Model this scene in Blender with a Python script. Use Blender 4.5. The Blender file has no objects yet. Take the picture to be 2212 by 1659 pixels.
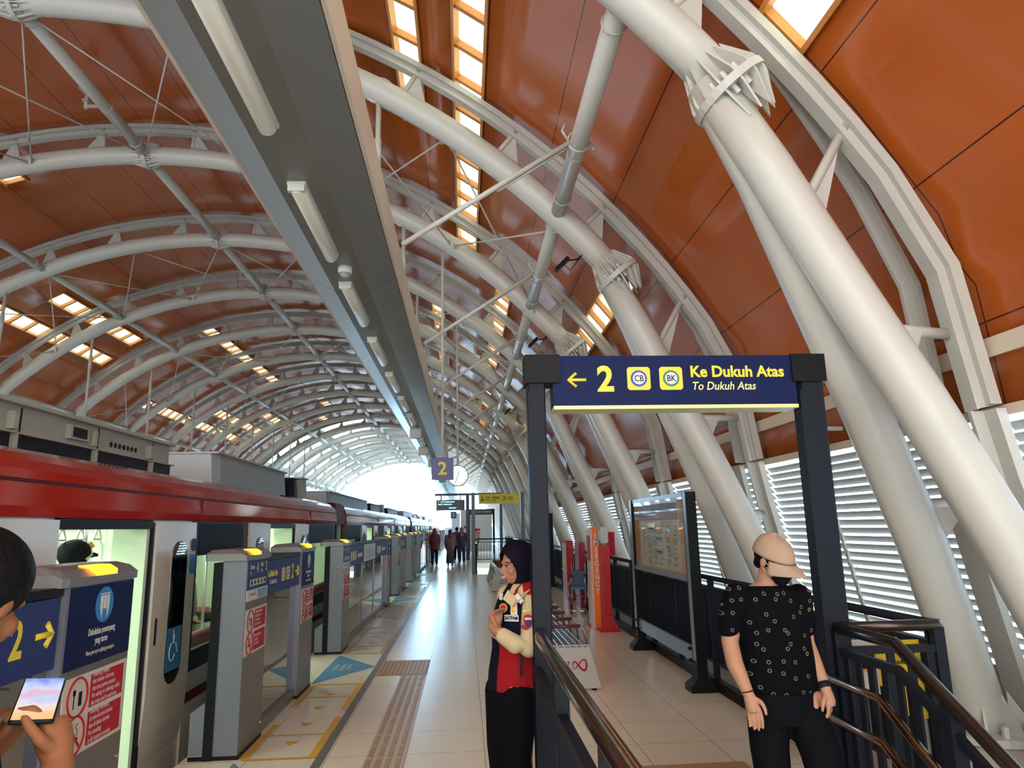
import bpy, math, random
from math import sin, cos, pi, atan2, sqrt, radians as rad
from mathutils import Vector as V, Matrix

random.seed(7)
C = bpy.context.scene.collection
SC = bpy.context.scene

# ------------------------------------------------------------------ camera
def make_camera():
    f, yaw, pitch, roll, h = 1500.0, rad(4.05), rad(11.58), rad(1.18), 1.70
    F = V((sin(yaw)*cos(pitch), cos(yaw)*cos(pitch), sin(pitch)))
    Rt = V((cos(yaw), -sin(yaw), 0)); U = Rt.cross(F)
    R2 = Rt*cos(roll) - U*sin(roll); U2 = R2.cross(F)
    cd = bpy.data.cameras.new('camera'); cd.sensor_width = 36; cd.lens = f/2212*36
    cd.clip_start = 0.05; cd.clip_end = 600
    co = bpy.data.objects.new('camera', cd); C.objects.link(co)
    m = Matrix((R2, U2, -F)).transposed().to_4x4(); m.translation = (0, 0, h)
    co.matrix_world = m; SC.camera = co
make_camera()

# ------------------------------------------------------------------ world, view
w = bpy.data.worlds.new('sky'); SC.world = w; w.use_nodes = True
nt = w.node_tree; bg = nt.nodes['Background']
tc = nt.nodes.new('ShaderNodeTexCoord'); sx = nt.nodes.new('ShaderNodeSeparateXYZ')
cr = nt.nodes.new('ShaderNodeValToRGB')   # sky: cooler ahead, warmer and dimmer behind
cr.color_ramp.elements[0].position = 0.30; cr.color_ramp.elements[0].color = (.37, .36, .34, 1)
cr.color_ramp.elements[1].position = 0.75; cr.color_ramp.elements[1].color = (.43, .73, 1.0, 1)
mr = nt.nodes.new('ShaderNodeMapRange'); mr.inputs[1].default_value = -1; mr.inputs[2].default_value = 1
nt.links.new(tc.outputs['Generated'], sx.inputs[0]); nt.links.new(sx.outputs[1], mr.inputs[0])
nt.links.new(mr.outputs[0], cr.inputs[0]); nt.links.new(cr.outputs[0], bg.inputs[0])
bg.inputs[1].default_value = 4.2
SC.view_settings.view_transform = 'Standard'
SC.view_settings.look = 'None'
SC.view_settings.exposure = 1.75
SC.view_settings.gamma = 1
SC.view_settings.use_curve_mapping = False
SC.cycles.use_denoising = True
SC.cycles.max_bounces = 8
SC.cycles.diffuse_bounces = 5
SC.cycles.sample_clamp_indirect = 6

# ------------------------------------------------------------------ materials
MATS = {}
def mat(name, col, rough=.5, metal=0, spec=.5, emit=None, es=1, noise=0, nscale=4, trans=0, alpha=1, coat=0, bump=0):
    if name in MATS: return MATS[name]
    m = bpy.data.materials.new(name); m.use_nodes = True
    n = m.node_tree.nodes; l = m.node_tree.links; b = n['Principled BSDF']
    b.inputs['Base Color'].default_value = (*col, 1)
    b.inputs['Roughness'].default_value = rough; b.inputs['Metallic'].default_value = metal
    b.inputs['Specular IOR Level'].default_value = spec
    b.inputs['Coat Weight'].default_value = coat
    b.inputs['Coat Roughness'].default_value = .08
    if emit: b.inputs['Emission Color'].default_value = (*emit, 1); b.inputs['Emission Strength'].default_value = es
    b.inputs['Transmission Weight'].default_value = trans
    b.inputs['Alpha'].default_value = alpha
    if noise or bump:
        t = n.new('ShaderNodeTexCoord'); nz = n.new('ShaderNodeTexNoise'); nz.inputs['Scale'].default_value = nscale
        nz.inputs['Detail'].default_value = 4
        l.new(t.outputs['Object'], nz.inputs['Vector'])
        if noise:
            mx = n.new('ShaderNodeMix'); mx.data_type = 'RGBA'
            mx.inputs[6].default_value = (*[max(0, c*(1-noise)) for c in col], 1)
            mx.inputs[7].default_value = (*[min(1, c*(1+noise)) for c in col], 1)
            l.new(nz.outputs[0], mx.inputs[0]); l.new(mx.outputs[2], b.inputs['Base Color'])
        if bump:
            bp = n.new('ShaderNodeBump'); bp.inputs['Strength'].default_value = bump; bp.inputs['Distance'].default_value = .02
            l.new(nz.outputs[0], bp.inputs['Height']); l.new(bp.outputs[0], b.inputs['Normal'])
    MATS[name] = m; return m

STEEL = mat('cream_painted_steel', (.56, .55, .51), .38, noise=.07, nscale=2.5)
STEELD = mat('weathered_cream_steel', (.52, .505, .465), .45, noise=.12, nscale=3)
LOUV = mat('louver_paint', (.36, .33, .30), .5, spec=.2)
BEAM = mat('grey_beam_panel', (.15, .15, .14), .32, noise=.05, nscale=1.2)
BEAMC = mat('beam_edge_cream', (.68, .58, .47), .4)
DIFF = mat('fixture_diffuser', (.72, .70, .60), .35)
NAVYST = mat('charcoal_navy_steel', (.009, .012, .020), .5, noise=.1, spec=.15)
BLACKST = mat('black_steel', (.006, .007, .008), .5, spec=.15)
CHROME = mat('brushed_dark_chrome', (.20, .19, .19), .2, metal=1, noise=.15, nscale=30)
BRONZE = mat('bronze_steel', (.34, .22, .15), .22, metal=1, noise=.1, nscale=20)
STAIN = mat('stainless', (.55, .55, .56), .25, metal=1)
NAVY = mat('navy_sign', (.0035, .010, .058), .55, spec=.15)
NAVY2 = mat('slate_blue_sign', (.020, .038, .14), .5, spec=.2)
YEL = mat('sign_yellow', (.72, .58, .04), .45)
YELP = mat('floor_yellow', (.74, .42, .02), .4, noise=.15, nscale=8)
BLUEP = mat('floor_blue', (.085, .27, .50), .35)
CYAN = mat('sticker_blue', (.02, .20, .48), .4)
WHITE = mat('white', (.62, .62, .60), .4)
PAPER = mat('paper_white', (.58, .54, .47), .5)
REDN = mat('notice_red', (.42, .012, .025), .5, spec=.2)
TRED = mat('train_red', (.40, .011, .007), .10, coat=1, noise=.05, nscale=.5)
TDRED = mat('train_dark_red', (.09, .006, .01), .5, spec=.2)
TCREAM = mat('train_cream', (.58, .53, .46), .25, coat=.3)
TGREY = mat('train_grey', (.38, .39, .40), .35)
TDARK = mat('train_dark', (.010, .011, .016), .4, spec=.12)
TEQ = mat('roof_gear_grey', (.30, .29, .25), .45, noise=.15, nscale=3)
TEQ2 = mat('roof_gear_blue_grey', (.24, .27, .29), .4, noise=.05)
INTW = mat('train_interior', (.62, .74, .58), .4)
LAMP = mat('train_ceiling_light', (1, 1, 1), .5, emit=(.88, 1, .86), es=5)
PSD = mat('door_housing_grey', (.17, .18, .23), .35, metal=.3)
PSDB = mat('door_panel_brown_grey', (.16, .145, .14), .3, metal=.3)
PSDT = mat('door_cap_grey', (.20, .20, .205), .35, metal=.3)
RUB = mat('black_rubber', (.012, .013, .016), .4, spec=.08)
AMB = mat('amber_lamp', (1, .35, .02), .4, emit=(1, .30, .01), es=1.2)
GREYW = mat('bench_grey', (.44, .43, .42), .4)
SEAT = mat('bench_dark_slat', (.10, .09, .10), .2, metal=.5)
ORG = mat('emergency_orange', (.85, .17, .02), .35)
REDP = mat('emergency_red', (.45, .014, .02), .35)
CONC = mat('concrete', (.42, .40, .33), .7, noise=.15, nscale=5)
BLACK = mat('black_cloth', (.010, .010, .013), .8, spec=.08)
NAVC = mat('navy_cloth', (.006, .007, .017), .8, spec=.08, bump=.2, nscale=25)
TROU = mat('dark_trousers', (.004, .004, .006), .85, spec=.08)
TAN = mat('tan_sleeve', (.52, .42, .26), .8, spec=.1, bump=.25, nscale=18)
REDC = mat('red_cloth', (.30, .010, .014), .8, spec=.1, bump=.2, nscale=18)
HIJAB = mat('hijab_black', (.006, .004, .012), .75, spec=.08, bump=.15, nscale=12)
SKIN = mat('skin', (.36, .17, .10), .55, spec=.2)
SKIN2 = mat('skin_fair', (.42, .22, .14), .55, spec=.2)
SKIN3 = mat('skin_orange', (.26, .10, .045), .6, spec=.15)
LIP = mat('lips', (.40, .09, .08), .4)
HAIR = mat('black_hair', (.006, .005, .005), .6, spec=.08, bump=.5, nscale=60)
CAPB = mat('beige_cap', (.38, .265, .19), .8, spec=.1)
MASK = mat('face_mask', (.006, .006, .008), .7, spec=.08)
GREEN = mat('exit_green', (.02, .16, .06), .4)
TILEY = mat('tactile_tan', (.42, .26, .12), .45, noise=.12, nscale=12)
TILEG = mat('tactile_slot', (.42, .40, .36), .4)

def glass(name, col, fac=.25, rough=.02, mul=1.3):
    """thin see-through pane: mostly clear, part mirror, slightly tinted"""
    if name in MATS: return MATS[name]
    m = bpy.data.materials.new(name); m.use_nodes = True
    n = m.node_tree.nodes; l = m.node_tree.links; n.clear()
    o = n.new('ShaderNodeOutputMaterial'); t = n.new('ShaderNodeBsdfTransparent'); g = n.new('ShaderNodeBsdfGlossy')
    t.inputs[0].default_value = (*col, 1); g.inputs[1].default_value = rough
    g.inputs[0].default_value = (.9, .9, .9, 1)
    mx = n.new('ShaderNodeMixShader'); fr = n.new('ShaderNodeFresnel'); fr.inputs[0].default_value = 1.5
    ma = n.new('ShaderNodeMath'); ma.operation = 'MULTIPLY_ADD'; ma.inputs[1].default_value = mul; ma.inputs[2].default_value = fac
    ma.use_clamp = True
    l.new(fr.outputs[0], ma.inputs[0]); l.new(ma.outputs[0], mx.inputs[0]); l.new(t.outputs[0], mx.inputs[1])
    l.new(g.outputs[0], mx.inputs[2]); l.new(mx.outputs[0], o.inputs[0])
    MATS[name] = m; return m
GL = glass('door_glass', (.55, .56, .52), .22)
GLD = glass('tinted_glass', (.10, .12, .16), .14)
GLW = glass('train_window_glass', (.93, .97, .94), .0, mul=.6)
GLP = glass('poster_glass', (1, 1, 1), .02, mul=.35)

def transl(name, col):
    m = bpy.data.materials.new(name); m.use_nodes = True
    n = m.node_tree.nodes; l = m.node_tree.links; n.clear()
    o = n.new('ShaderNodeOutputMaterial'); t = n.new('ShaderNodeBsdfTranslucent'); d = n.new('ShaderNodeBsdfDiffuse')
    nz = n.new('ShaderNodeTexNoise'); nz.inputs['Scale'].default_value = 3
    cr = n.new('ShaderNodeValToRGB'); cr.color_ramp.elements[0].color = (*[c*.9 for c in col], 1); cr.color_ramp.elements[1].color = (*col, 1)
    l.new(nz.outputs[0], cr.inputs[0]); l.new(cr.outputs[0], t.inputs[0])
    d.inputs[0].default_value = (.5, .5, .45, 1)
    mx = n.new('ShaderNodeMixShader'); mx.inputs[0].default_value = .08
    l.new(t.outputs[0], mx.inputs[1]); l.new(d.outputs[0], mx.inputs[2]); l.new(mx.outputs[0], o.inputs[0])
    return m
PANE = transl('skylight_pane', (.74, .67, .51))

def grid_lines(name, col, line, sx_, sy_, ox, oy, wd, rough, usev=False, noise=.05, bumpy=0, spec=.5, coat=0):
    """painted or tiled surface with thin joint lines on a grid of real-size spacing"""
    m = bpy.data.materials.new(name); m.use_nodes = True
    n = m.node_tree.nodes; l = m.node_tree.links; b = n['Principled BSDF']
    t = n.new('ShaderNodeTexCoord'); s = n.new('ShaderNodeSeparateXYZ')
    l.new(t.outputs['UV' if usev else 'Object'], s.inputs[0])
    def near(sock, step, off):
        a = n.new('ShaderNodeMath'); a.operation = 'SUBTRACT'; l.new(sock, a.inputs[0]); a.inputs[1].default_value = off
        c = n.new('ShaderNodeMath'); c.operation = 'PINGPONG'; l.new(a.outputs[0], c.inputs[0]); c.inputs[1].default_value = step/2
        d = n.new('ShaderNodeMath'); d.operation = 'LESS_THAN'; l.new(c.outputs[0], d.inputs[0]); d.inputs[1].default_value = wd/2
        return d.outputs[0]
    mx0 = n.new('ShaderNodeMath'); mx0.operation = 'MAXIMUM'
    l.new(near(s.outputs[0], sx_, ox), mx0.inputs[0]); l.new(near(s.outputs[1], sy_, oy), mx0.inputs[1])
    nz = n.new('ShaderNodeTexNoise'); nz.inputs['Scale'].default_value = .9; nz.inputs['Detail'].default_value = 5
    l.new(t.outputs['Object'], nz.inputs['Vector'])
    mc = n.new('ShaderNodeMix'); mc.data_type = 'RGBA'
    mc.inputs[6].default_value = (*[c*(1-noise) for c in col], 1); mc.inputs[7].default_value = (*[min(1, c*(1+noise)) for c in col], 1)
    l.new(nz.outputs[0], mc.inputs[0])
    mx = n.new('ShaderNodeMix'); mx.data_type = 'RGBA'; l.new(mx0.outputs[0], mx.inputs[0])
    l.new(mc.outputs[2], mx.inputs[6]); mx.inputs[7].default_value = (*line, 1)
    l.new(mx.outputs[2], b.inputs['Base Color'])
    b.inputs['Roughness'].default_value = rough; b.inputs['Specular IOR Level'].default_value = spec
    b.inputs['Coat Weight'].default_value = coat; b.inputs['Coat Roughness'].default_value = .12
    if bumpy:
        n2 = n.new('ShaderNodeTexNoise'); n2.inputs['Scale'].default_value = .8; l.new(t.outputs['Object'], n2.inputs['Vector'])
        bp = n.new('ShaderNodeBump'); bp.inputs['Strength'].default_value = bumpy; bp.inputs['Distance'].default_value = .05
        l.new(n2.outputs[0], bp.inputs['Height']); l.new(bp.outputs[0], b.inputs['Normal'])
    return m
TILE = grid_lines('floor_tile', (.80, .71, .59), (.32, .26, .21), .6, .6, .142, 5.846, .006, .22, noise=.05)
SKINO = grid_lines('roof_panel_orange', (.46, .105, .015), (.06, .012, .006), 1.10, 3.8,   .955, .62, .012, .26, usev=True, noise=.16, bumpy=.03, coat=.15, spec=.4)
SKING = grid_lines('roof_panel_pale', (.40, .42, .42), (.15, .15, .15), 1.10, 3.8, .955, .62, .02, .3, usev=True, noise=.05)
ORW = mat('roof_trim_orange', (.62, .25, .06), .4)

# ------------------------------------------------------------------ mesh helper
class MB:
    def __init__(s): s.v = []; s.f = []; s.m = []; s.s = []; s.k = 0; s.uv = None
    def add(s, vs, fs, smooth=False):
        o = len(s.v); s.v += [tuple(p) for p in vs]
        for f in fs: s.f.append([i+o for i in f]); s.m.append(s.k); s.s.append(smooth)
        return s
    def box(s, x0, x1, y0, y1, z0, z1):
        vs = [(x, y, z) for x in (x0, x1) for y in (y0, y1) for z in (z0, z1)]
        return s.add(vs, [(0, 1, 3, 2), (4, 6, 7, 5), (0, 4, 5, 1), (2, 3, 7, 6), (0, 2, 6, 4), (1, 5, 7, 3)])
    def bbox(s, x0, x1, y0, y1, z0, z1, b=.01):
        """box with chamfered vertical edges and top"""
        P = [(x0+b, y0), (x1-b, y0), (x1, y0+b), (x1, y1-b), (x1-b, y1), (x0+b, y1), (x0, y1-b), (x0, y0+b)]
        cx, cy = (x0+x1)/2, (y0+y1)/2
        def sh(p): return (p[0]+(b if p[0] < cx else -b), p[1]+(b if p[1] < cy else -b))
        r = [[(*p, z0) for p in P], [(*p, z1-b) for p in P], [(*sh(p), z1) for p in P]]
        return s.loft(r, cap=True)
    def bar(s, p0, p1, w_, h_, up=(0, 0, 1)):
        p0, p1 = V(p0), V(p1); d = (p1-p0).normalized(); a = d.cross(V(up))
        if a.length < 1e-4: a = d.cross(V((1, 0, 0)))
        a.normalize(); b = a.cross(d)
        vs = [p+a*i*w_/2+b*j*h_/2 for p in (p0, p1) for i, j in ((-1, -1), (1, -1), (1, 1), (-1, 1))]
        return s.add(vs, [(3, 2, 1, 0), (4, 5, 6, 7)]+[(i, (i+1) % 4, 4+(i+1) % 4, 4+i) for i in range(4)])
    def loft(s, rings, cap=True, smooth=False, closed=False):
        n = len(rings[0]); vs = [p for r in rings for p in r]; fs = []
        K = len(rings)
        for i in range(K if closed else K-1):
            for j in range(n):
                a, b = i*n+j, i*n+(j+1) % n; i2 = (i+1) % K
                fs.append((a, b, i2*n+(j+1) % n, i2*n+j))
        s.add(vs, fs, smooth)
        if cap and not closed:
            o = len(s.v)-len(vs)
            s.f.append([o+i for i in reversed(range(n))]); s.m.append(s.k); s.s.append(False)
            s.f.append([o+(K-1)*n+i for i in range(n)]); s.m.append(s.k); s.s.append(False)
        return s
    def tube(s, pts, r, n=10, cap=True, closed=False):
        pts = [V(p) for p in pts]; K = len(pts); rs = r if isinstance(r, (list, tuple)) else [r]*K
        def tan(i):
            if closed: return (pts[(i+1) % K]-pts[i-1]).normalized()
            return (pts[min(i+1, K-1)]-pts[max(i-1, 0)]).normalized()
        t = tan(0); a = t.cross(V((0, 0, 1)))
        if a.length < .05: a = t.cross(V((1, 0, 0)))
        a.normalize(); rings = []
        for i in range(K):
            t = tan(i); a = (a-t*a.dot(t)).normalized(); b = t.cross(a)
            rings.append([pts[i]+(a*cos(2*pi*j/n)+b*sin(2*pi*j/n))*rs[i] for j in range(n)])
        return s.loft(rings, cap, True, closed)
    def prism(s, poly, ax, lo, hi):
        """extrude a 2D polygon along ax; poly is given in the two other axes in x,y,z order"""
        def P(a, b, t): return {'x': (t, a, b), 'y': (a, t, b), 'z': (a, b, t)}[ax]
        return s.loft([[P(a, b, lo) for a, b in poly], [P(a, b, hi) for a, b in poly]], True)
    def ell(s, c, rx, ry, rz, n=16, m=10, rot=None):
        c = V(c); rings = []
        for i in range(m+1):
            ph = -pi/2+pi*i/m; e = max(cos(ph), .02)
            ring = [V((rx*e*cos(2*pi*j/n), ry*e*sin(2*pi*j/n), rz*sin(ph))) for j in range(n)]
            rings.append([c+(rot @ p if rot else p) for p in ring])
        return s.loft(rings, True, True)
    def quad(s, *p): return s.add(p, [tuple(range(len(p)))])
    def ring(s, c, ax, R_, r, n=24, m=6, a0=0, a1=2*pi, sc=1):
        ax = V(ax).normalized(); u = ax.cross(V((0, 0, 1)))
        if u.length < .05: u = ax.cross(V((1, 0, 0)))
        u.normalize(); v_ = ax.cross(u); full = abs(a1-a0-2*pi) < 1e-6
        N = n if full else n+1
        pts = [V(c)+(u*cos(a0+(a1-a0)*i/n)*sc+v_*sin(a0+(a1-a0)*i/n))*R_ for i in range(N)]
        return s.tube(pts, r, m, closed=full)
    def disc(s, c, ax, R_, th, n=24):
        c, ax = V(c), V(ax).normalized()
        k0 = len(s.s); s.tube([c-ax*th/2, c+ax*th/2], R_, n); s.s[k0:] = [False]*(len(s.s)-k0); return s
    def build(s, name, mats, parent=None):
        me = bpy.data.meshes.new(name); me.from_pydata(s.v, [], s.f)
        for mm in (mats if isinstance(mats, (list, tuple)) else [mats]): me.materials.append(mm)
        me.polygons.foreach_set('material_index', s.m); me.polygons.foreach_set('use_smooth', s.s)
        if s.uv:
            ul = me.uv_layers.new(name='UVMap')
            for lp in me.loops: ul.data[lp.index].uv = s.uv[lp.vertex_index]
        me.update(); o = bpy.data.objects.new(name, me); C.objects.link(o)
        if parent: o.parent = parent
        return o

def tag(o, label=None, cat=None, group=None, kind=None):
    if label: o['label'] = label
    if cat: o['category'] = cat
    if group: o['group'] = group
    if kind: o['kind'] = kind
    return o
def empty(name, loc=(0, 0, 0), rz=0):
    o = bpy.data.objects.new(name, None); C.objects.link(o); o.location = loc; o.rotation_euler.z = rz
    o.empty_display_size = .1; return o
def copy_tree(o, parent=None):
    kids = list(KIDS.get(o.name, ()))
    c = o.copy(); C.objects.link(c); c.parent = parent
    for k in kids: copy_tree(k, c)
    return c
KIDS = {}
def index_kids():
    KIDS.clear()
    for c in bpy.data.objects:
        if c.parent: KIDS.setdefault(c.parent.name, []).append(c)
def text(name, body, size, loc, rot, m, parent, align='CENTER', bold=0, ext=.001, shear=0, sx=1):
    cu = bpy.data.curves.new(name, 'FONT'); cu.body = body; cu.size = size; cu.align_x = align; cu.align_y = 'CENTER'
    cu.extrude = ext; cu.offset = bold; cu.shear = shear; cu.materials.append(m); cu.resolution_u = 3
    cu.space_line = .95
    t = bpy.data.objects.new('tmp', cu); C.objects.link(t)
    me = bpy.data.meshes.new_from_object(t); bpy.data.objects.remove(t); bpy.data.curves.remove(cu); me.name = name
    o = bpy.data.objects.new(name, me); C.objects.link(o); o.location = loc; o.rotation_euler = rot; o.scale = (sx, 1, 1)
    if parent: o.parent = parent
    return o
ORD = ('first second third fourth fifth sixth seventh eighth ninth tenth eleventh twelfth thirteenth fourteenth fifteenth '
       'sixteenth seventeenth eighteenth nineteenth twentieth').split()+['%dth' % i for i in range(21, 60)]
FX = (rad(90), 0, rad(90))      # text facing +x (reads along +y)
FY = (rad(90), 0, 0)            # text facing the camera side (-y)

# ------------------------------------------------------------------ vault geometry
S = 3.8
CX, CZ, RM, RO, RS = -5.75, -1.35, 9.84, 10.37, 10.52
def YJ(j): return (1.165+j)*S
def arc(ang, R_=RM): a = rad(ang); return (CX+R_*sin(a), CZ+R_*cos(a))
def mir(x): return 2*CX-x
NJ = 19
YEND = YJ(NJ-1)+.6
Y0 = -3.6; YF = -9.0     # roof cut short, unseen behind the camera, to let light in; platform edge

# ------------------------------------------------------------------ roof skin with skylight openings
SKY_ = [(27.5, 29.7, Y0+.6, 9.9), (32.5, 35.0, Y0+.6, 13.5), (49.6, 52.0, Y0+.6, 4.45), (49.6, 52.0, 9.4, 13.9), (27.5, 29.7, 18.4, 27.2),
        (38.1, 40.3, 14.5, 21.8), (38.1, 40.3, 26.2, 29.6), (49.6, 52.0, 22.0, 26.2), (49.6, 52.0, 29.0, 31.4), (38.1, 40.3, 33.2, 36.4),
        (-18.8, -16.5, 12.0, 13.5), (-29.7, -27.2, 18.3, 23.0), (-35.9, -33.5, 17.0, 23.2), (-18.8, -16.5, 24.0, 33.2), (-41.2, -38.9, 27.7, 32.3),
        (-41.2, -38.9, 33.4, 38.8), (-35.9, -33.5, 33.4, 41.8), (-29.7, -27.2, 37.6, 42.2), (-13.6, -11.2, 38.8, 41.4), (-18.8, -16.5, 43.2, 45.4)]
def roof():
    A = sorted(set([-60.5+i*5.5 for i in range(23)]+[a for s in SKY_ for a in s[:2]]))
    prof = [(a, *arc(a, RS), RS*rad(a)) for a in A]
    low = [(3.50, 3.45), (3.60, 3.30), (3.68, 2.42)]
    for sgn in (1, -1):
        u = sgn*RS*rad(60.5); px, pz = arc(60.5, RS)
        for x, z in low:
            u += sgn*sqrt((x-px)**2+(z-pz)**2); px, pz = x, z
            e = (sgn*90, x if sgn > 0 else mir(x), z, u)
            prof = prof+[e] if sgn > 0 else [e]+prof
    def skin(name, ya, yb, ys, m, slots=()):
        Ys = sorted(set([ya, yb]+[y for y in ys if ya < y < yb])); mb = MB(); mb.uv = []
        nP = len(prof)
        # outer and inner shells 6 cm apart, smooth over the arc
        for off in (0, .07):
            for y in Ys:
                for a, x, z, u in prof:
                    d = V((x-CX, z-CZ)).normalized()*off
                    mb.v.append((x+d.x, y, z+d.y)); mb.uv.append((u, y))
        L = len(Ys)*nP
        def hole(i, j):
            if j >= len(Ys)-1 or i >= nP-1 or i < 0 or j < 0: return True
            am = (prof[i][0]+prof[i+1][0])/2; ym = (Ys[j]+Ys[j+1])/2
            if any(s[0] < am < s[1] and s[2] < ym < s[3] for s in SKY_): return True
            return any(s[0] < ym < s[1] and abs(am) < 62 and not (abs(am) % 22 < 3.2) for s in slots)
        for j in range(len(Ys)-1):
            for i in range(nP-1):
                if hole(i, j): continue
                a, b, c, d = j*nP+i, j*nP+i+1, (j+1)*nP+i+1, (j+1)*nP+i
                mb.f.append([a, b, c, d]); mb.m.append(0); mb.s.append(True)
                mb.f.append([d+L, c+L, b+L, a+L]); mb.m.append(0); mb.s.append(True)
                for cond, (p, q) in ((hole(i-1, j), (a, d)), (hole(i+1, j), (c, b)), (hole(i, j-1), (b, a)), (hole(i, j+1), (d, c))):
                    if cond: mb.f.append([p, q, q+L, p+L]); mb.m.append(0); mb.s.append(False)
        return mb.build(name, m)
    ys = [y for s in SKY_ for y in s[2:]]+[YJ(j) for j in range(-1, NJ)]
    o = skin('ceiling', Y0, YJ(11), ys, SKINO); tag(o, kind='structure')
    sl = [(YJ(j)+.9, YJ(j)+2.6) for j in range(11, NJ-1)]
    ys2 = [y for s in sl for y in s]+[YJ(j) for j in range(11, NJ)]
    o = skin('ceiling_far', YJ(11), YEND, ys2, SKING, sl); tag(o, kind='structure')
    # skylights
    for k, (a0, a1, y0, y1) in enumerate(SKY_):
        am = (a0+a1)/2; n = max(1, round((y1-y0)/.66)); st = (y1-y0)/n
        mb = MB(); wd = RS*rad(a1-a0); T = Matrix.Rotation(rad(am), 3, 'Y')
        c0 = V((CX, 0, CZ))
        def P(t, y, r): return c0+T @ V((t, 0, RS+r))+V((0, y, 0))
        def slab(t0, t1, ya, yb, r0, r1):
            vs = [P(t, y, r) for t in (t0, t1) for y in (ya, yb) for r in (r0, r1)]
            mb.add(vs, [(0, 1, 3, 2), (4, 6, 7, 5), (0, 4, 5, 1), (2, 3, 7, 6), (0, 2, 6, 4), (1, 5, 7, 3)])
        h = wd/2
        for t in (-h, h): slab(t-.02, t+.02, y0-.02, y1+.02, -.03, .10)
        for i in range(n+1): slab(-h, h, y0+i*st-.032, y0+i*st+.032, .0, .085)
        fr = mb.build('window_%d' % (k+1), ORW); tag(fr, kind='structure')
        mb = MB(); slab(-h, h, y0, y1, .088, .094); mb.build('skylight_pane', PANE, fr)
roof()
# beige band running along the upright roof panels, eave gutters
for nm, sg in (('trim_1', 1), ('trim_2', -1)):
    mb = MB(); q = (lambda x: x) if sg > 0 else mir
    mb.prism([(q(3.595), 2.77), (q(3.62), 2.77), (q(3.61), 2.90), (q(3.585), 2.90)][::sg], 'y', Y0, YJ(9))
    mb.prism([(q(3.60), 2.36), (q(3.78), 2.36), (q(3.76), 2.44), (q(3.64), 2.44)][::sg], 'y', Y0, YEND)
    tag(mb.build(nm, BEAMC), kind='structure')

# ------------------------------------------------------------------ louvre walls
def louvre_wall(name, sg):
    q = (lambda x: x) if sg > 0 else mir
    def X(z): return 3.66+(2.36-z)*.21
    mb = MB(); n = 22; p = (2.33-.62)/n
    for b in range(-2, NJ-1):
        y0, y1 = YJ(b), YJ(b+1)
        if y1 < -2: continue
        for i in range(n):
            z = .66+i*p; x = X(z)
            pts = [(q(x-.028), z+.028), (q(x-.026), z+.024), (q(x+.028), z-.029), (q(x+.026), z-.025)][::sg]
            mb.prism(pts, 'y', y0+.02, y1-.02)
    o = mb.build(name, LOUV); tag(o, kind='structure')
    mb = MB()
    for b in range(-2, NJ-1):
        for t in (.30, .66):
            y = YJ(b)+t*S
            if y < -2: continue
            # upright twisted strap holding the blades
            for i in range(22):
                z = .62+i*p; x0_ = X(z)-.04; x1_ = X(z+p)-.04
                mb.bar((q(x0_), y, z), (q(x1_), y+.012*(-1)**i, z+p), .022, .05, (0, 1, 0))
    mb.build('louvre_strap', STEEL, o)
    mb = MB()
    mb.prism([(q(3.98), -.1), (q(4.3), -.1), (q(4.25), .60), (q(4.0), .60)][::sg], 'y', Y0, YEND)
    mb.build('plinth_wall', CONC, o)
    return o
louvre_wall('wall_right', 1)
# unseen far side: louvres left out above a low parapet to admit light
mb = MB(); mb.box(mir(4.3), mir(4.0), Y0, YEND, -.1, .60); tag(mb.build('wall_left', CONC), kind='structure')

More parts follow.
